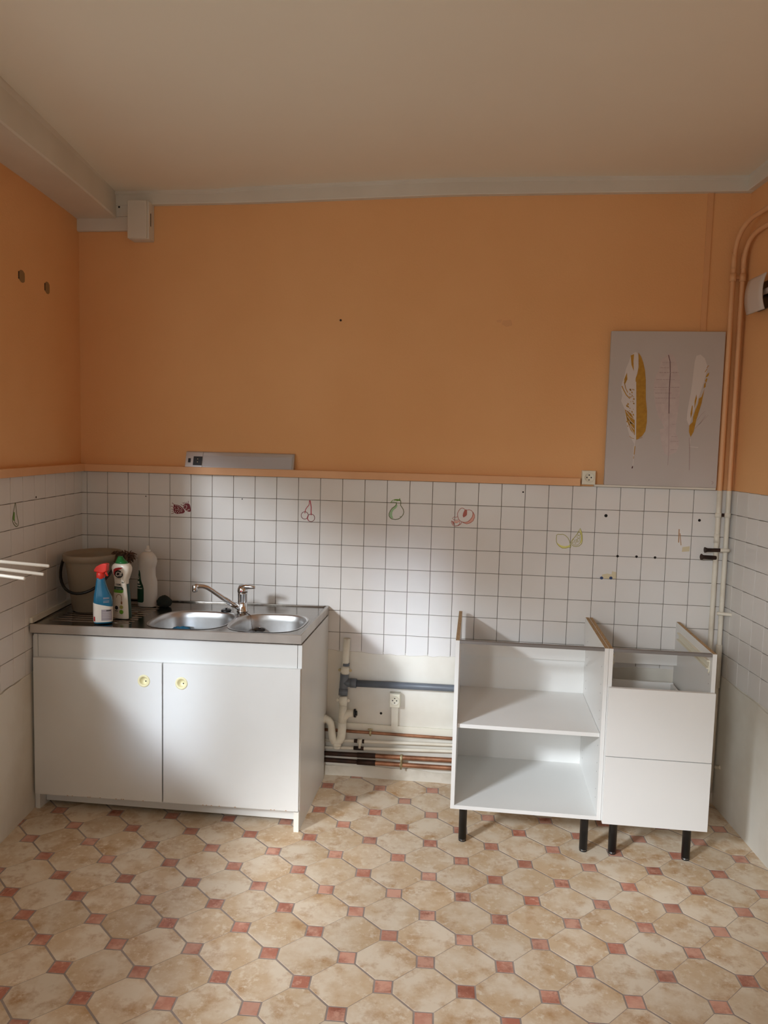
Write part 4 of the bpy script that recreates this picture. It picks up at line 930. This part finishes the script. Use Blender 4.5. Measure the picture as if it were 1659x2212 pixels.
# cable trunking and lower socket
a, c = onY(741, 1560, -0.018), onY(972, 1580, -0.018)
b = MB(); b.box(1.245, 2.85, -0.018, -0.0075, 0.236, 0.271); tag(b.build('cable_trunking', 'pvcwhite', bevel=0.001), 'white horizontal cable trunking on the wall above the copper pipes', 'trunking', 'white cable trunking')
q = onY(852.5, 1546, -0.02)
b = MB(); b.box(q[0] - 0.0165, q[0] + 0.0165, -0.022, -0.0075, 0.2715, onY(852.5, 1514, -0.045)[2] - 0.0335); tag(b.build('cable_trunking', 'pvcwhite', bevel=0.001), 'short vertical white trunking under the lower socket', 'trunking', 'white cable trunking')
def socket(c, w, h, d, label, mt):
    s = thing('power_socket', (c[0], 0, c[2] - h / 2), label, 'socket', 'power sockets')
    y0 = -d
    MB().box(c[0] - w / 2, c[0] + w / 2, y0 + 0.008, -0.0055 if c[2] < 1 else 0.0, c[2] - h / 2, c[2] + h / 2).build('back_box', mt, s, bevel=0.002)
    b = MB(); b.box(c[0] - w / 2 + 0.001, c[0] + w / 2 - 0.001, y0, y0 + 0.0075, c[2] - h / 2 + 0.001, c[2] + h / 2 - 0.001); pl = b.build('face_plate', mt, s, bevel=0.003, bseg=3)
    b = MB(); b.lathe([(0.0225, 0.0), (0.0225, 0.003), (0.0205, 0.0036), (0.0195, 0.001), (0.0, 0.0008)], (c[0], y0, c[2] + 0.001), (0, -1, 0), 28, 0, True, False); b.build('socket_ring', mt, pl)
    b = MB()
    for dx, dz in ((-0.0095, 0), (0.0095, 0)): b.lathe([(0.0031, 0.0005), (0.003, 0.0014)], (c[0] + dx, y0, c[2] + 0.001 + dz), (0, -1, 0), 10)
    b.lathe([(0.003, 0.0005), (0.003, 0.0014)], (c[0], y0, c[2] + 0.012), (0, -1, 0), 10); b.lathe([(0.0028, 0.0005), (0.0028, 0.0014)], (c[0], y0, c[2] - 0.010), (0, -1, 0), 10)
    b.build('socket_holes', 'dark', pl)
q = onY(852.5, 1514, -0.045); socket((q[0], 0, q[2]), 0.052, 0.068, 0.045, 'cream wall socket low down between the two cabinets', 'ivory')
q = onY(1272.5, 1032, -0.04); socket((q[0], 0, q[2]), 0.060, 0.064, 0.04, 'worn ivory wall socket at the end of the orange ledge', 'ivory')

# riser pipes at the right: orange above the tiles, white below
def riser(name, pts, r, label, zsplit, sleeves):
    b = MB(); b.tube(pts, r, 14)
    for k, f in enumerate(b.f):
        if np.mean([b.v[i][2] for i in f]) < zsplit: b.m[k] = 1
    o = b.build(name, ['orange_gloss', 'pipewhite'], None); tag(o, label, 'pipe', 'riser pipes')
    for z0, z1, k in sleeves:
        X = lambda z: np.array([np.interp(z, [p[2] for p in pts[::-1]][-99:], [p[0] for p in pts[::-1]]), pts[-1][1], z])
        xx = pts[-1][0]; yy = pts[-1][1]
        MB().tube([(xx, yy, z0), (xx, yy, z1)], r * k, 14, 0).build('sleeve', 'orange_gloss' if z0 > zsplit else 'pipewhite', o)
    return o
YR = -0.032
x1, x2 = 3.018, 3.0605
zz = 1.4663
def riser_pts(x, ztop, y, rr_, nn):
    # runs towards the camera along the right wall, bends down into the corner
    P = []
    for s in (2.6, 1.6, 0.8, 0.4): P.append(Vector(RW(s, nn, ztop)))
    cb_ = Vector(RW(rr_ + 0.03, nn, ztop - rr_)); end = Vector((x, y, ztop - rr_))
    st_ = Vector(RW(rr_ + 0.035, nn, ztop)); ctrl = Vector((x, y, ztop))
    for k in range(11):
        t = k / 10; P.append(st_ * (1 - t) ** 2 + ctrl * 2 * t * (1 - t) + end * t * t)
    for z in (2.2, 1.8, zz + 0.02, zz - 0.001, zz - 0.02, 1.0, 0.5, 0.06): P.append(Vector((x, y, z)))
    return P
q1_, q2_ = onY(1600, 500, YR), onY(1618, 510, YR)
riser('riser_pipe', riser_pts(x1, 2.628, YR, 0.16, 0.045), 0.0105, 'left pipe of the two in the right corner, bending along the wall', zz, [(2.44, 2.51, 1.12), (2.385, 2.42, 1.3), (1.345, 1.365, 1.3), (1.23, 1.27, 1.1)])
riser('riser_pipe', riser_pts(x2, 2.577, YR + 0.008, 0.13, 0.018), 0.0105, 'right pipe of the two in the right corner', zz, [(2.44, 2.51, 1.12), (2.385, 2.42, 1.3), (1.345, 1.365, 1.3), (0.56, 0.76, 1.35)])
def stub(name, a, c, r, mats, label, flare=False):
    A_, C_ = Vector(a), Vector(c); b = MB()
    ts = np.linspace(0, 1, 9); b.tube([A_.lerp(C_, t) for t in ts], [r * (1.0 if not flare or t > 0.12 else 1.55 - 4 * t) for t in ts], 12)
    if len(mats) > 1:
        for k, f in enumerate(b.f):
            if (np.mean([b.v[i][0] for i in f]) - a[0]) / (c[0] - a[0]) > 0.62: b.m[k] = 1
    return tag(b.build(name, mats), label, 'pipe stub', 'capped pipe stubs')
stub('pipe_stub', onY(1522, 1188, -0.055), onY(1575, 1189, -0.05), 0.0085, ['darkcopper', 'pipewhite'], 'upper charred pipe stub sticking out left at the risers', True)
stub('pipe_stub', onY(1515, 1203, -0.055), tuple(onY(1546, 1205, -0.04)), 0.0095, ['darkcopper'], 'lower charred pipe stub sticking out left at the risers', True)
stub('pipe_stub', onY(1549, 1325, -0.045), onWall(1582, 1328.5, 'R', 0.001), 0.008, ['pipewhite'], 'short white pipe crossing the risers into the right wall tiles')
stub('pipe_stub', onY(1546, 1657, -0.04), onWall(1556, 1658, 'R', 0.009), 0.008, ['pipewhite'], 'short white pipe entering the right wall near the floor')
b = MB(); b.box(x1 - 0.004, x2 + 0.004, -0.008, -0.0055, 2.395, 2.41); b.box(x1 - 0.004, x2 + 0.004, YR + 0.01, -0.0, 2.398, 2.407)
tag(b.build('pipe_bracket', 'orange_gloss'), 'orange bracket holding both risers to the wall', 'bracket', 'riser brackets')
b = MB(); b.box(x1 - 0.004, x2 + 0.004, YR + 0.008, -0.005, 1.348, 1.362)
tag(b.build('pipe_bracket', 'darkcopper'), 'dark bracket behind both risers at tile height', 'bracket', 'riser brackets')

# ================================================================== THINGS ON THE WALLS
# junction box
jb = thing('junction_box', (0.3, 0, 2.578), 'white plastic box under the ceiling moulding near the left corner', 'box')
MB().box(0.252, 0.352, -0.062, -0.0, 2.577, 2.752).build('back_shell', 'trimwhite', jb, bevel=0.003)
cvx = MB().box(0.249, 0.344, -0.072, -0.0622, 2.579, 2.754).build('cover', 'trimwhite', jb, bevel=0.004, bseg=3)
for k, w in enumerate((0.07, 0.06, 0.05, 0.04)): MB().box(0.296 - w / 2, 0.296 + w / 2, -0.0732, -0.0718, 2.737 - k * 0.0085, 2.739 - k * 0.0085).build('rib', 'trimwhite', cvx)
MB().box(0.3515, 0.3526, -0.045, -0.038, 2.64, 2.70).build('slot', 'dark', jb)
# under-cabinet lamp on the ledge, leaning on the wall
p0, p1_ = onY(398, 978, -0.03), onY(635, 984, -0.03)
LX0, LX1 = 0.520, 1.060
ul = thing('strip_lamp', ((LX0 + LX1) / 2, -0.02, 1.5038), 'silver under-cabinet strip lamp leaning on the orange ledge', 'lamp')
def lamp_sec(x0, x1, mt, name, grow=0.0, par=ul, prof=None):
    prof = prof or [(-0.033, 1.504), (-0.012, 1.575), (-0.006, 1.579), (-0.002, 1.575), (-0.004, 1.504)]
    b = MB(); b.poly([(x0, y - (grow if y < -0.01 else 0), z) for y, z in prof], (x1 - x0, 0, 0)); return b.build(name, mt, par, bevel=0.0008)
lamp_sec(LX0, LX0 + 0.085, 'lampgrey', 'end_block', 0.0012)
lamp_sec(LX0 + 0.0855, LX1 - 0.006, 'lampgrey', 'housing'); lamp_sec(LX1 - 0.0055, LX1, 'lampgrey', 'end_cap', 0.001)
def lface(u0, u1, v0, v1, lift):   # on the slanted face, v from bottom to top
    f = lambda u, v: (u, -0.033 + 0.021 * v - lift, 1.504 + 0.071 * v)
    return [f(u0, v0), f(u1, v0), f(u1, v1), f(u0, v1)]
MB().poly(lface(LX0 + 0.088, LX1 - 0.010, 0.04, 0.8, 0.0009), (0, -0.001, 0)).build('diffuser', 'diffuser', ul)
MB().poly(lface(LX0 + 0.040, LX0 + 0.084, 0.12, 0.72, 0.0024), (0, -0.0012, 0)).build('outlet', 'black', ul)
MB().poly(lface(LX0 + 0.014, LX0 + 0.026, 0.30, 0.58, 0.0024), (0, -0.0014, 0)).build('switch', 'black', ul)
b = MB()
for v in (0.32, 0.52): b.poly(lface(LX0 + 0.060, LX0 + 0.0635, v, v + 0.05, 0.0036), (0, -0.0006, 0))
b.build('contact', 'brass', ul)
# canvas with three feathers
cv = thing('canvas_print', (2.764, -0.018, 1.4768), 'pale grey canvas print of three feathers beside the risers', 'picture')
CYF = -0.0305
MB().box(2.5115, 3.003, CYF, -0.010, 1.4768, 2.1685).build('stretched_canvas', 'canvas', cv, bevel=0.002)
cpx = lambda x, y: tuple(onY(1300 + x / 5.53, 680 + y / 5.53, CYF - 0.0004))
lift = lambda k: (0, -0.0004 * k, 0)
def fpoly(name, mt, pts, k=1): MB().poly([cpx(*p) for p in pts], lift(k)).build(name, mt, cv)
def fstrip(name, mt, pts, w, k=1): MB().strip([cpx(*p) for p in pts], w, lift(k)).build(name, mt, cv)
fpoly('feather_vane', 'whiteprint', [(400, 445), (350, 480), (325, 560), (290, 640), (270, 730), (240, 820), (232, 900), (245, 960), (230, 1030), (275, 1130), (285, 1230), (300, 1330), (330, 1440), (385, 1540), (400, 1480), (410, 1200), (410, 900), (412, 740), (435, 640), (438, 500), (425, 455)])
fpoly('feather_gold', 'gold', [(438, 450), (470, 500), (495, 570), (515, 660), (525, 780), (525, 1000), (540, 1150), (538, 1280), (520, 1390), (480, 1450), (412, 1492), (404, 1300), (402, 1000), (404, 760), (425, 700), (440, 620)], 2)
fpoly('feather_gold', 'gold', [(345, 485), (385, 470), (378, 560), (382, 675), (355, 600)], 2)
fpoly('feather_gold', 'gold', [(300, 690), (305, 770), (272, 840), (268, 770)], 2)
fstrip('feather_gold', 'gold', [(240, 850), (262, 900), (295, 960), (335, 1000)], 0.004, 2)
fstrip('feather_gold', 'gold', [(268, 800), (285, 880), (310, 930)], 0.003, 2)
rr = random.Random(4); b = MB()
for k in range(46):
    y = rr.uniform(870, 1330); x = rr.uniform(330 if y < 1050 else 290, 385); s = rr.uniform(4, 11)
    b.poly([cpx(x - s, y - s), cpx(x + s * 0.7, y - s * 0.5), cpx(x + s, y + s * 1.3), cpx(x - s * 0.4, y + s)], lift(2))
b.build('feather_flecks', 'gold', cv)
fpoly('feather_gold', 'gold', [(275, 1130), (350, 1180), (392, 1260), (395, 1440), (345, 1380), (300, 1260)], 2)
b = MB()
for y in (1180, 1240, 1300, 1350): b.strip([cpx(290 + (y - 1180) * 0.25, y - 30), cpx(335 + (y - 1180) * 0.15, y + 30), cpx(385, y + 70)], 0.0022, lift(3))
b.build('feather_barbs', 'whiteprint', cv)
fstrip('feather_gold', 'gold', [(330, 1450), (360, 1475), (385, 1480)], 0.002, 3); fstrip('feather_gold', 'gold', [(415, 1490), (450, 1475), (485, 1465)], 0.002, 3)
fstrip('quill', 'whiteprint', [(405, 800), (406, 1200), (402, 1480), (385, 1600), (370, 1800)], 0.0042, 3); fstrip('quill_gold', 'gold', [(395, 1570), (385, 1670)], 0.003, 4); fstrip('quill_gold', 'gold', [(380, 1690), (376, 1720)], 0.002, 4); fstrip('quill_gold', 'plum', [(368, 1810), (360, 1835)], 0.004, 4)
fpoly('feather_vane', 'pinkprint', [(820, 458), (770, 490), (710, 540), (685, 640), (650, 720), (620, 820), (620, 960), (640, 1080), (670, 1200), (720, 1290), (745, 1355), (690, 1370), (700, 1450), (715, 1560), (745, 1650), (790, 1690), (830, 1668), (890, 1640), (920, 1560), (920, 1490), (885, 1420), (885, 1320), (905, 1200), (920, 1050), (935, 900), (935, 760), (905, 630), (880, 530), (850, 475)])
fstrip('quill', 'plum', [(797, 480), (815, 560), (818, 700), (808, 850), (805, 1000), (802, 1180)], 0.0028, 2); fstrip('quill', 'mauve', [(802, 1180), (800, 1400), (797, 1640), (788, 1795)], 0.0022, 2)
b = MB()
for x0, x1, y, w in ((700, 800, 632, 2.5), (690, 915, 690, 4), (650, 870, 775, 2.2), (630, 925, 868, 2.5), (620, 795, 895, 1.0), (635, 830, 935, 2.5), (640, 885, 995, 2.5), (640, 790, 1055, 1.5), (720, 860, 570, 1.5), (840, 880, 1310, 2), (830, 900, 1455, 2), (820, 920, 1512, 2), (820, 890, 1612, 2)):
    x = x0
    while x < x1:
        l = rr.uniform(8, 34); b.strip([cpx(x, y), cpx(min(x + l, x1), y)], w * 0.0011, lift(2)); x += l + rr.uniform(4, 10)
b.build('faint_script', 'mauve', cv)
fpoly('feather_vane', 'whiteprint', [(1180, 475), (1130, 490), (1110, 560), (1095, 680), (1080, 820), (1060, 950), (1040, 1050), (1020, 1180), (1015, 1260), (1045, 1330), (1090, 1180), (1160, 980), (1220, 800), (1265, 620), (1230, 520)])
fpoly('feather_gold', 'gold', [(1045, 1320), (1040, 1400), (1060, 1460), (1095, 1400), (1130, 1250), (1190, 1060), (1225, 890), (1190, 980), (1160, 1000), (1150, 1060), (1120, 1130), (1090, 1220), (1085, 1280)], 2)
fpoly('feather_gold', 'gold', [(1062, 1240), (1058, 1180), (1078, 1080), (1086, 1090), (1080, 1180)], 2); fpoly('feather_gold', 'gold', [(1105, 1120), (1108, 1030), (1130, 950), (1135, 1000), (1122, 1060)], 2)
for p in ([(1215, 880), (1222, 830), (1240, 800), (1240, 860)], [(1232, 790), (1250, 755), (1262, 765), (1248, 810)], [(1240, 745), (1262, 705), (1284, 690), (1276, 725), (1256, 745)], [(1225, 690), (1250, 650), (1262, 645), (1240, 680)]): fpoly('feather_gold', 'gold', p, 2)
fstrip('feather_barbs', 'stainbrown', [(1255, 640), (1268, 612), (1280, 608)], 0.003, 2); fstrip('feather_barbs', 'mauve', [(1110, 1360), (1180, 1290), (1240, 1200)], 0.0016, 1); fstrip('feather_barbs', 'mauve', [(1140, 1260), (1190, 1190), (1235, 1150)], 0.0012, 1); fstrip('feather_barbs', 'mauve', [(1150, 1320), (1220, 1250), (1275, 1195)], 0.0012, 1); fstrip('feather_barbs', 'whiteprint', [(1055, 1480), (1050, 1575), (1150, 1585)], 0.003, 1)
fstrip('quill', 'mauve', [(1045, 1470), (1048, 1650), (1045, 1855)], 0.003, 1); fstrip('artist_mark', 'mauve', [(1312, 1990), (1330, 2000), (1325, 2018), (1312, 2022)], 0.003, 1)
# wall lamp on the right wall (partly out of frame)
WLS, WLL = 0.14, 0.16
wl = thing('wall_lamp', RW(WLS + WLL / 2, 0.0, 2.221), 'curved white wall lamp shade at the right frame edge', 'lamp')
def shade_pt(u, t, off):   # u along the wall 0..1, t 0 bottom .. 1 top; bowed outwards at mid height
    return RW(WLS + u * WLL, 0.05 + 0.013 * (1 - (2 * t - 1) ** 2) + off, 2.221 + 0.145 * t)
b = MB(); NU, NV = 4, 14; g = []
for off in (0.0, -0.004):
    for j in range(NV + 1):
        for i in range(NU + 1): g.append(shade_pt(i / NU, j / NV, off))
n1 = (NU + 1) * (NV + 1); ff = []
for j in range(NV):
    for i in range(NU):
        a = j * (NU + 1) + i; ff.append((a, a + 1, a + NU + 2, a + NU + 1)); ff.append((n1 + a, n1 + a + NU + 1, n1 + a + NU + 2, n1 + a + 1))
for i in range(NU):
    a = i; ff.append((a, n1 + a, n1 + a + 1, a + 1)); a = NV * (NU + 1) + i; ff.append((a, a + 1, n1 + a + 1, n1 + a))
for j in range(NV):
    a = j * (NU + 1); ff.append((a, a + NU + 1, n1 + a + NU + 1, n1 + a)); a = j * (NU + 1) + NU; ff.append((a, n1 + a, n1 + a + NU + 1, a + NU + 1))
b.add(g, ff, 0, True); b.build('shade', 'shade', wl)
b = MB(); b.wallbox(RW, WLS + 0.005, WLS + 0.21, 0.0, 0.012, 2.235, 2.35); b.build('dark_interior_plate', 'black', wl, bevel=0.004)  # black colour stands in for the dark interior behind the curved shade
b = MB(); b.tube([RW(WLS + 0.03, 0.032, 2.297), RW(WLS + 0.10, 0.032, 2.297), RW(WLS + 0.20, 0.032, 2.297)], [0.011, 0.011, 0.013], 14); b.build('lamp_holder', 'lampgrey', wl)
b = MB(); b.tube([RW(WLS + 0.06, 0.011, 2.297), RW(WLS + 0.06, 0.054, 2.297)], 0.008, 10); b.build('shade_arm', 'lampgrey', wl)
# towel rail with three swing arms on the left wall
br = onWall(-85, 1219, 'L', 0.03); sb_ = -br[1] / math.cos(LA)
tr = thing('towel_rail', LW(sb_, 0, br[2] - 0.05), 'white towel rail with three swing arms on the left wall', 'towel rail')
b = MB(); b.wallbox(LW, sb_ - 0.012, sb_ + 0.012, 0.005, 0.022, br[2] - 0.05, br[2] + 0.05); b.build('wall_bracket', 'rodwhite', tr, bevel=0.002)
piv = LW(sb_, 0.032, 0)
MB().tube([(piv[0], piv[1], br[2] - 0.045), (piv[0], piv[1], br[2] + 0.045)], 0.008, 12).build('pivot', 'rodwhite', tr)
for (ax, ay), yy_, zz_ in (((107, 1223), -1.02, 0.022), ((95, 1241), -1.05, 0.0), ((54, 1250), -1.16, -0.022)):
    e = onY(ax, ay, yy_)
    b = MB(); a0 = Vector((piv[0], piv[1], br[2] + zz_)); e = Vector(e)
    b.tube([a0, a0.lerp(e, 0.5), a0.lerp(e, 0.985), e], [0.0062, 0.0062, 0.0062, 0.0045], 12); b.build('arm', 'rodwhite', tr)

# ================================================================== FRUIT STICKERS
YS = -0.0052
def sticker(loc_px, label, side='B'):
    q = onY(*loc_px, YS) if side == 'B' else onWall(*loc_px, 'L', 0.0055)
    return thing('fruit_sticker', tuple(q), label, 'sticker', 'fruit stickers on the tiles')
def mk(ox, oy, sc_, side='B'):
    if side == 'B': return (lambda x, y: tuple(onY(ox + x / sc_, oy + y / sc_, YS))), Vector((0, -0.0003, 0))
    nn = Vector((math.cos(LA), -math.sin(LA), 0)); return (lambda x, y: tuple(onWall(ox + x / sc_, oy + y / sc_, 'L', 0.0055))), nn * 0.0003
def E2(cx, cyy, a, bq, N_=22, t0=0.0, t1=2 * math.pi, rot=0.0):
    out = []
    full = abs(t1 - t0 - 2 * math.pi) < 1e-6
    for k in range(N_ if full else N_ + 1):
        t = t0 + (t1 - t0) * k / N_; x, y = a * math.cos(t), bq * math.sin(t)
        out.append((cx + x * math.cos(rot) - y * math.sin(rot), cyy + x * math.sin(rot) + y * math.cos(rot)))
    return out
# raspberries
f, o = mk(350, 1060, 20.74); t = sticker((390, 1098), 'dark red raspberries sticker on the tiles below the strip lamp')
for poly in ([(520, 640), (580, 625), (680, 635), (790, 665), (900, 740), (980, 830), (1025, 920), (1000, 980), (940, 1015), (840, 1025), (700, 1040), (610, 1030), (560, 970), (520, 900), (515, 780)],
             [(960, 640), (1040, 580), (1130, 570), (1220, 590), (1260, 680), (1285, 800), (1295, 900), (1250, 950), (1190, 945), (1090, 900), (1000, 820), (945, 740)]):
    MB().poly([f(*p) for p in poly], o).build('berry', 'berry', t)
b = MB()
for ln in ([(580, 640), (520, 600), (450, 540)], [(520, 760), (450, 690), (390, 700)], [(515, 840), (420, 818)], [(515, 915), (435, 925)], [(560, 960), (500, 1010), (415, 1030)], [(950, 680), (840, 615)], [(1000, 600), (950, 530), (915, 560)], [(1060, 580), (1010, 510)], [(1170, 575), (1185, 520), (1170, 460)], [(1110, 570), (1108, 500)]): b.strip([f(*p) for p in ln], 0.0024, o)
b.build('sepals', 'berry', t)
b = MB()
for x, y in ((625, 670), (705, 680), (775, 715), (835, 750), (885, 800), (580, 765), (710, 755), (750, 800), (620, 840), (695, 845), (755, 865), (825, 865), (888, 868), (800, 940), (878, 935), (600, 920), (1022, 655), (970, 715), (1095, 670), (1110, 720), (1090, 780), (1040, 820), (1215, 840), (1178, 860), (1130, 878), (700, 930), (640, 990), (750, 985)):
    b.poly([f(*p) for p in E2(x, y, 21, 21, 8)], o * 2)
b.build('highlight_dots', 'whiteprint', t)
# cherries
f, o = mk(635, 1070, 27.65); t = sticker((665, 1104), 'pair of red outlined cherries sticker below the right end of strip lamp')
b = MB(); b.strip([f(*p) for p in E2(645, 1200, 212, 220)], 0.0030, o, 0, True); b.strip([f(*p) for p in E2(1020, 1345, 220, 225)], 0.0030, o, 0, True); b.build('outline', 'cherrydk', t)
b = MB(); b.strip([f(*p) for p in ((650, 1080), (680, 900), (720, 800), (800, 690), (880, 610), (915, 500), (925, 300))], 0.0032, o * 1.5); b.strip([f(*p) for p in ((1030, 1190), (1025, 950), (1030, 700), (1000, 520), (960, 300))], 0.0042, o * 1.5); b.strip([f(*p) for p in E2(645, 1200, 200, 210, 10, -0.1, 1.0)], 0.003, o * 1.6); b.strip([f(*p) for p in E2(1020, 1345, 205, 215, 10, 2.3, 3.3)], 0.003, o * 1.6); b.build('stalk', 'cherry', t)
# pear
f, o = mk(825, 1070, 27.65); t = sticker((857, 1100), 'green outlined pear sticker, middle of the tiled wall')
pear = [(870, 420), (850, 560), (770, 660), (620, 760), (500, 920), (430, 1080), (425, 1220), (490, 1340), (600, 1410), (800, 1450), (960, 1420), (1080, 1360), (1180, 1270), (1270, 1150), (1310, 1000), (1280, 850), (1200, 720), (1115, 600), (1130, 450), (1120, 330), (1060, 260)]
MB().strip([f(*p) for p in pear], 0.0034, o * 1.5).build('outline', 'pearink', t)
MB().poly([f(*p) for p in ((885, 470), (930, 620), (860, 760), (700, 880), (620, 1020), (610, 1200), (680, 1370), (560, 1370), (460, 1250), (450, 1100), (520, 940), (650, 770), (790, 670))], o).build('shading', 'peargreen', t)
b = MB(); b.poly([f(*p) for p in ((660, 290), (760, 235), (900, 225), (1040, 240), (1090, 300), (1060, 345), (960, 320), (890, 370), (870, 310), (760, 315))], o * 1.5); b.strip([f(*p) for p in ((510, 460), (580, 350), (680, 270))], 0.0026, o * 1.5); b.strip([f(*p) for p in ((510, 450), (620, 395), (860, 420))], 0.0020, o * 1.5); b.strip([f(*p) for p in ((1060, 270), (1065, 180))], 0.004, o * 1.5); b.build('leaf', 'leafgreen', t)
MB().strip([f(*p) for p in ((1180, 1290), (1130, 1275), (1060, 1280))], 0.0022, o * 1.5).build('blossom_end', 'pearink', t)
# peach
f, o = mk(965, 1085, 23.7); t = sticker((1005, 1115), 'red outlined halved peach sticker right of the pear')
MB().poly([f(*p) for p in ((1350, 500), (1420, 650), (1425, 780), (1350, 950), (1200, 1060), (1020, 1105), (880, 1070), (760, 1000), (950, 1020), (1100, 990), (1230, 880), (1310, 760), (1340, 620))], o).build('flesh_shade', 'peachfill', t)
b = MB(); b.strip([f(*p) for p in ((925, 365), (860, 310), (780, 295), (700, 330), (610, 440), (555, 560), (560, 720), (600, 850), (680, 950), (800, 1010), (940, 1030), (1080, 990), (1200, 890), (1300, 760), (1340, 620), (1330, 500), (1260, 420), (1150, 385), (1050, 400))], 0.0026, o * 1.5)
b.strip([f(*p) for p in ((1340, 500), (1420, 640), (1425, 780), (1350, 950), (1200, 1060), (1020, 1105), (820, 1040))], 0.0024, o * 1.5)
b.strip([f(*p) for p in ((560, 740), (470, 770), (380, 750), (290, 820), (350, 890), (480, 920), (600, 900))], 0.0022, o * 1.5); b.strip([f(*p) for p in ((250, 940), (235, 1040), (310, 1170), (430, 1220), (560, 1195), (650, 1120), (680, 990))], 0.0024, o * 1.5); b.strip([f(*p) for p in ((450, 1215), (600, 1190), (720, 1110), (770, 1010))], 0.003, o * 1.5); b.build('outline', 'peach', t)
b = MB(); b.poly([f(*p) for p in ((930, 370), (1040, 380), (1040, 520), (1035, 640), (980, 710), (860, 780), (815, 700), (835, 580), (880, 470))], o * 1.5); b.poly([f(*p) for p in ((250, 940), (370, 1000), (380, 1180), (320, 1120))], o * 1.2); b.build('stone', 'peach', t)
MB().poly([f(*p) for p in ((380, 960), (550, 960), (660, 920), (660, 1000), (500, 1080), (390, 1040))], o).build('slice_flesh', 'peachfill', t)
# lemon
f, o = mk(1190, 1130, 20.74); t = sticker((1230, 1164), 'yellow outlined lemon and slice sticker nearest the socket')
MB().poly([f(*p) for p in ((250, 870), (340, 930), (460, 1000), (640, 1040), (800, 1000), (850, 940), (860, 1080), (700, 1115), (510, 1120), (380, 1050), (290, 950))], o).build('lemon_shade', 'lemonfill', t)
b = MB(); b.strip([f(*p) for p in ((255, 540), (310, 500), (420, 510), (540, 500), (660, 560), (760, 660), (830, 790), (860, 920), (900, 1020), (880, 1110), (820, 1080), (660, 1125), (510, 1120), (380, 1040), (290, 940), (250, 850), (245, 700))], 0.0028, o * 1.5, 0, True); b.strip([f(*p) for p in ((1315, 230), (1250, 360), (1180, 480), (1080, 620), (960, 750), (900, 850), (920, 950), (1000, 1025), (1130, 1050), (1270, 1020), (1380, 920), (1410, 750), (1400, 560), (1380, 400))], 0.0030, o * 1.5, 0, True)
b.strip([f(*p) for p in ((1320, 420), (1350, 560), (1350, 740), (1300, 900), (1180, 985), (1030, 970), (920, 870))], 0.0022, o * 1.5)
for c_ in ((1260, 480, 60, 70), (1235, 620, 70, 60), (1230, 760, 45, 100), (1120, 820, 35, 100), (1000, 800, 40, 80)): b.strip([f(*p) for p in E2(*c_, 14, rot=0.3)], 0.0018, o * 1.5, 0, True)
b.build('outline', 'lemon', t)
MB().poly([f(*p) for p in ((1315, 250), (1370, 400), (1395, 600), (1390, 780), (1340, 920), (1290, 900), (1340, 740), (1335, 540), (1300, 400))], o).build('slice_rind', 'lemonfill', t)
# left wall: leek-like sticker
f, o = mk(15, 1075, 31.6, 'L'); t = sticker((34, 1112), 'slim olive green drop-shaped sticker on the left wall tiles', 'L')
b = MB(); b.strip([f(*p) for p in ((560, 350), (520, 600), (450, 950), (390, 1350), (370, 1580), (450, 1780), (560, 1930), (650, 1980), (760, 1900), (800, 1720), (740, 1500), (660, 1100), (620, 700), (585, 350))], 0.0034, o * 1.5); b.strip([f(*p) for p in ((520, 1500), (530, 1680), (640, 1810), (700, 1800))], 0.003, o * 1.5); b.build('outline', 'pearink', t)
MB().poly([f(*p) for p in ((470, 980), (530, 1000), (530, 1300), (520, 1600), (420, 1560), (400, 1400))], o).build('shading', 'leafgreen', t)
# peeled sticker remnant above the open cabinets
t = thing('sticker_remnant', tuple(onY(1313, 1245, YS)), 'half peeled beige sticker remnant with two blue dots', 'sticker')
f = lambda x, y: tuple(onY(x, y, YS)); o = Vector((0, -0.0003, 0))
MB().poly([f(*p) for p in ((1298, 1250), (1301, 1241), (1312, 1239), (1321, 1241), (1322, 1234), (1331, 1236), (1331, 1250))], o).build('paper_scrap', 'glue', t)
b = MB()
for x in (1299.5, 1319.5): b.poly([f(*p) for p in E2(x, 1248.5, 3.6, 3.2, 14)], o * 2)
b.build('blue_dot', 'navy', t)

# drop helper properties
for ob in bpy.data.objects:
    if '_o' in ob: del ob['_o']
